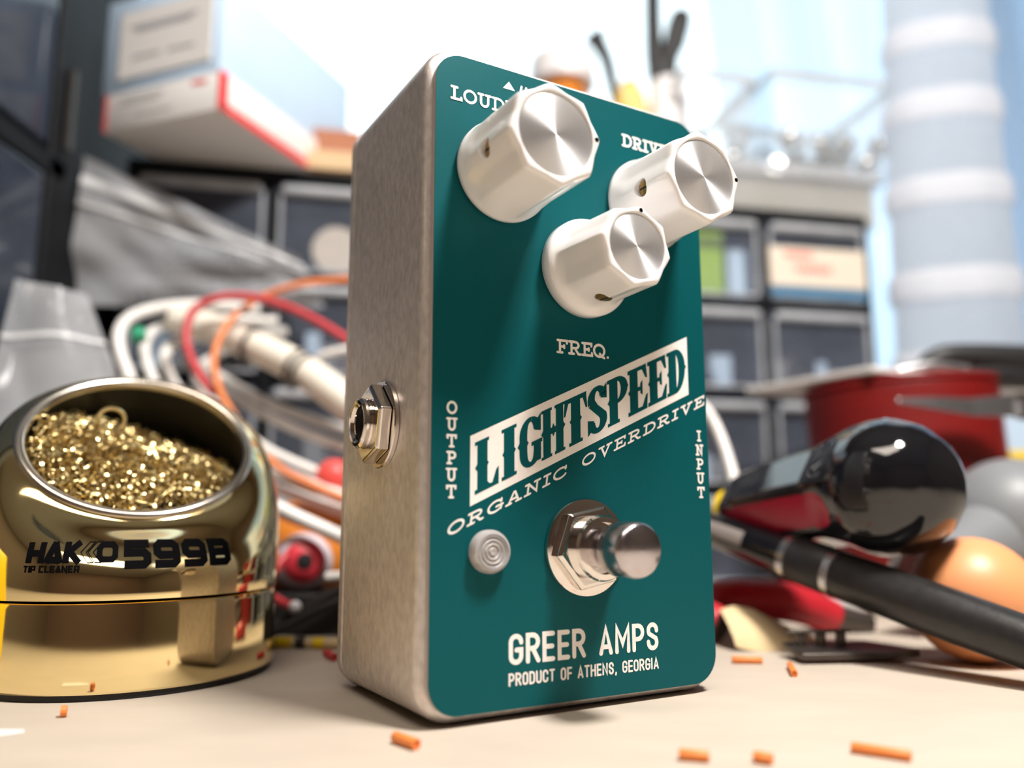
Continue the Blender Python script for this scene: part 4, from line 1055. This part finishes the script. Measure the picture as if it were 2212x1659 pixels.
# toy with an eye
ty = thing('eyeball_toy', 'orange toy with one bulging white and red eye between pot and pedal', 'toy', (0, 0, 0))
MB().sphere(at(676, 1190, 122), 17.5, 40, None, (1.15, .9, 1)).build('body', M['toy_orange'], ty, angle=3)
ec = at(655, 1214, 100); ey = (at(672, 1206, 60) - ec).normalized(); EF = frame(ec, ey, Vector((0, 0, 1)))
R_E = 8.9
MB().sphere((0, 0, 0), R_E, 40, EF).build('eyeball', M['toy_white'], ty, angle=3)
def capdisc(r, off, name, m):
    z = sqrt(R_E ** 2 - r * r)
    pr_ = [(r * k / 10 + 1e-3, sqrt(R_E ** 2 - (r * k / 10) ** 2) + off) for k in range(11)][::-1]
    MB().lathe([(r, z - .4)] + pr_, EF, 36, None, False, True).build(name, M[m], ty, angle=3)
capdisc(6.3, .08, 'iris', 'toy_red'); capdisc(2.4, .16, 'pupil', 'hole')
cable('wire', 'crimson wire with a pale cut end in front of the toy eye', 'wire', [(592, 1238, 84), (606, 1214, 86), (620, 1200, 88)], 1.3, 'red_wire')
cable('wire', 'crimson wire with a white tip lying under the toy eye', 'wire', [(590, 1290, 86), (612, 1303, 84), (636, 1312, 82)], 1.25, 'red_wire')
o = MB().sphere(at(637, 1311, 82), 1.75, 20).build('white_bead', M['cap_white'], angle=3); tag(o, 'tiny white bead at the end of the lower crimson wire', 'bead')
cable('plastic_tube', 'short white plastic tube poking out from behind the pedal', 'tube', [(704, 1247, 90), (735, 1245, 90), (775, 1243, 90)], 1.5, 'white_cable')
cable('cord', 'upper black cord bent behind the gold pot', 'cord', [(550, 1352, 84), (588, 1352, 84), (640, 1326, 86), (700, 1294, 87), (780, 1250, 88)], 1.35, 'rubber')
cable('cord', 'lower black cord bent beside the gold pot', 'cord', [(545, 1372, 80), (590, 1366, 80), (650, 1336, 82), (710, 1308, 83), (790, 1275, 84)], 1.35, 'rubber')
cable('wire', 'peach insulated wire lying on the bench behind the pedal', 'wire', [(676, 1330, 100), (700, 1342, 98), (730, 1362, 96), (780, 1396, 92)], 1.9, 'orange_clip')
tw = thing('resistor', 'banded yellow component lying flat on the bench between pot and pedal', 'resistor', (0, 0, 0))
p0, p1 = on_table(588, 1387, 1.5), on_table(735, 1390, 1.5)
MB().tube([p0, p1], 1.4, 14, 0).build('resistor_body', M['cream'], tw)
for f0, f1 in ((.05, .3), (.62, .78)):
    MB().tube([p0 + (p1 - p0) * f0, p0 + (p1 - p0) * f1], 1.45, 14, 0).build('colour_band', M['yellow'], tw)
MB().tube([p0 + (p1 - p0) * .36, p0 + (p1 - p0) * .5], 1.45, 14, 0).build('colour_band', M['black'], tw)
o = MB().box(((p0.x + p1.x) / 2, p0.y + 34, 6), (60, 26, 12)).build('shade_block', M['rubber'], smooth=False, bevel=1)  # black block added where the bench lies in dark shade
tag(o, 'low black block added as the dark shade on the bench below the toy eye', 'foam')

# ------------------------------------------------------------------ plastic bags
def bag(name, label, corners, nx, ny, amp, seed, puff, zips, kmax=9):
    """two film layers between picture corners (x, y, depth): TL, TR, BR, BL"""
    c = [at(*p) for p in corners]; rnd = random.Random(seed)
    ks = [(rnd.uniform(1.5, kmax), rnd.uniform(1.5, kmax), rnd.uniform(0, 6)) for _ in range(6)]
    nrm = (c[1] - c[0]).cross(c[3] - c[0]).normalized()
    if nrm.y > 0: nrm = -nrm
    def P(s, t, side):
        p = c[0] * (1 - s) * (1 - t) + c[1] * s * (1 - t) + c[2] * s * t + c[3] * (1 - s) * t
        wv = sum(sin(a * s * 2 + b * t * 2 + q) for a, b, q in ks) / 6
        rdg = sum(abs(sin(a * s * 1.3 - b * t * 1.1 + q)) for a, b, q in ks[:3]) / 3
        edge = min(1, 6 * min(s, 1 - s, t, 1 - t))
        return p + nrm * (amp * wv + amp * .5 * rdg + side * (puff * edge + .05))
    mb = MB()
    rows = [[P(i / nx, j / ny, 1) for i in range(nx + 1)] for j in range(ny + 1)]
    rows2 = [[P(i / nx, j / ny, -1) for i in range(nx + 1)] for j in range(ny + 1)]
    loopr = [f + list(reversed(b)) for f, b in zip(rows, rows2)]
    mb.loft(loopr, None, True, True)
    root = thing(name, label, 'bag')
    o = mb.build('bag_film', M['bag'], root, angle=1.2)
    for t0, wdt in zips:
        z = MB(); z.loft([[P(i / nx, tt, 1) + nrm * .8 for i in range(nx + 1)] for tt in (t0, t0 + wdt)], None, False, False, closed=False)
        z.build('zip_strip', M['zip'], root)
    return root
bag('zip_bag', 'large clear zip bag hanging from the drawer cabinet below the cartons', [(182, 336, 160), (650, 560, 174), (700, 664, 177), (150, 664, 166)], 40, 26, 5, 2, 1.2, ((.13, .06), (.30, .03)))
bag('zip_bag', 'crumpled hazy plastic bag behind the left edge of the gold pot', [(34, 606, 112), (190, 640, 122), (300, 930, 112), (-60, 960, 96)], 30, 26, 4.5, 9, 1.6, ((.35, .03),), 3.6)

# ------------------------------------------------------------------ dark storage unit at the far left
su = thing('storage_unit', 'tall black storage unit with dark glossy drawers at the left edge', 'cabinet', (-190, 0, 0))
b = MB()
b.box((-55, 152, 180), (110, 22, 360)); b.box((-55, 6, 180), (110, 12, 360)); b.box((-106, 79, 180), (8, 146, 360)); b.box((-60, 182, 190), (120, 40, 380)); b.box((-62, 218, 119), (120, 32, 238))
for z in (4, 86, 168, 250, 340): b.box((-52, 79, z), (104, 146, 8))
b.build('unit_frame', M['cab_black'], su, smooth=False, bevel=.6, segs=1)
for z in (8, 90, 172, 254):
    d_ = MB(); d_.box((-3, 77, z + 38), (5, 124, 70)); dd = d_.build('drawer', M['dark_drawer'], su, smooth=False, bevel=1)
    MB().box((1.2, 77, z + 62), (3.5, 60, 5)).build('pull_lip', M['black'], dd, bevel=.8)
ps = MB(); ps.box((1.0, 150, 194), (2, 3, 34))
ps.build('trim_strip', M['dark_steel'], su, smooth=False)
yx = thing('plastic_case', 'yellow plastic case at the far left of the bench, seen mirrored in the gold pot', 'case', (-198, -6, 0), 0.1)
MB().box((0, 0, 29), (18, 46, 58)).build('case_body', M['yellow'], yx, bevel=3)
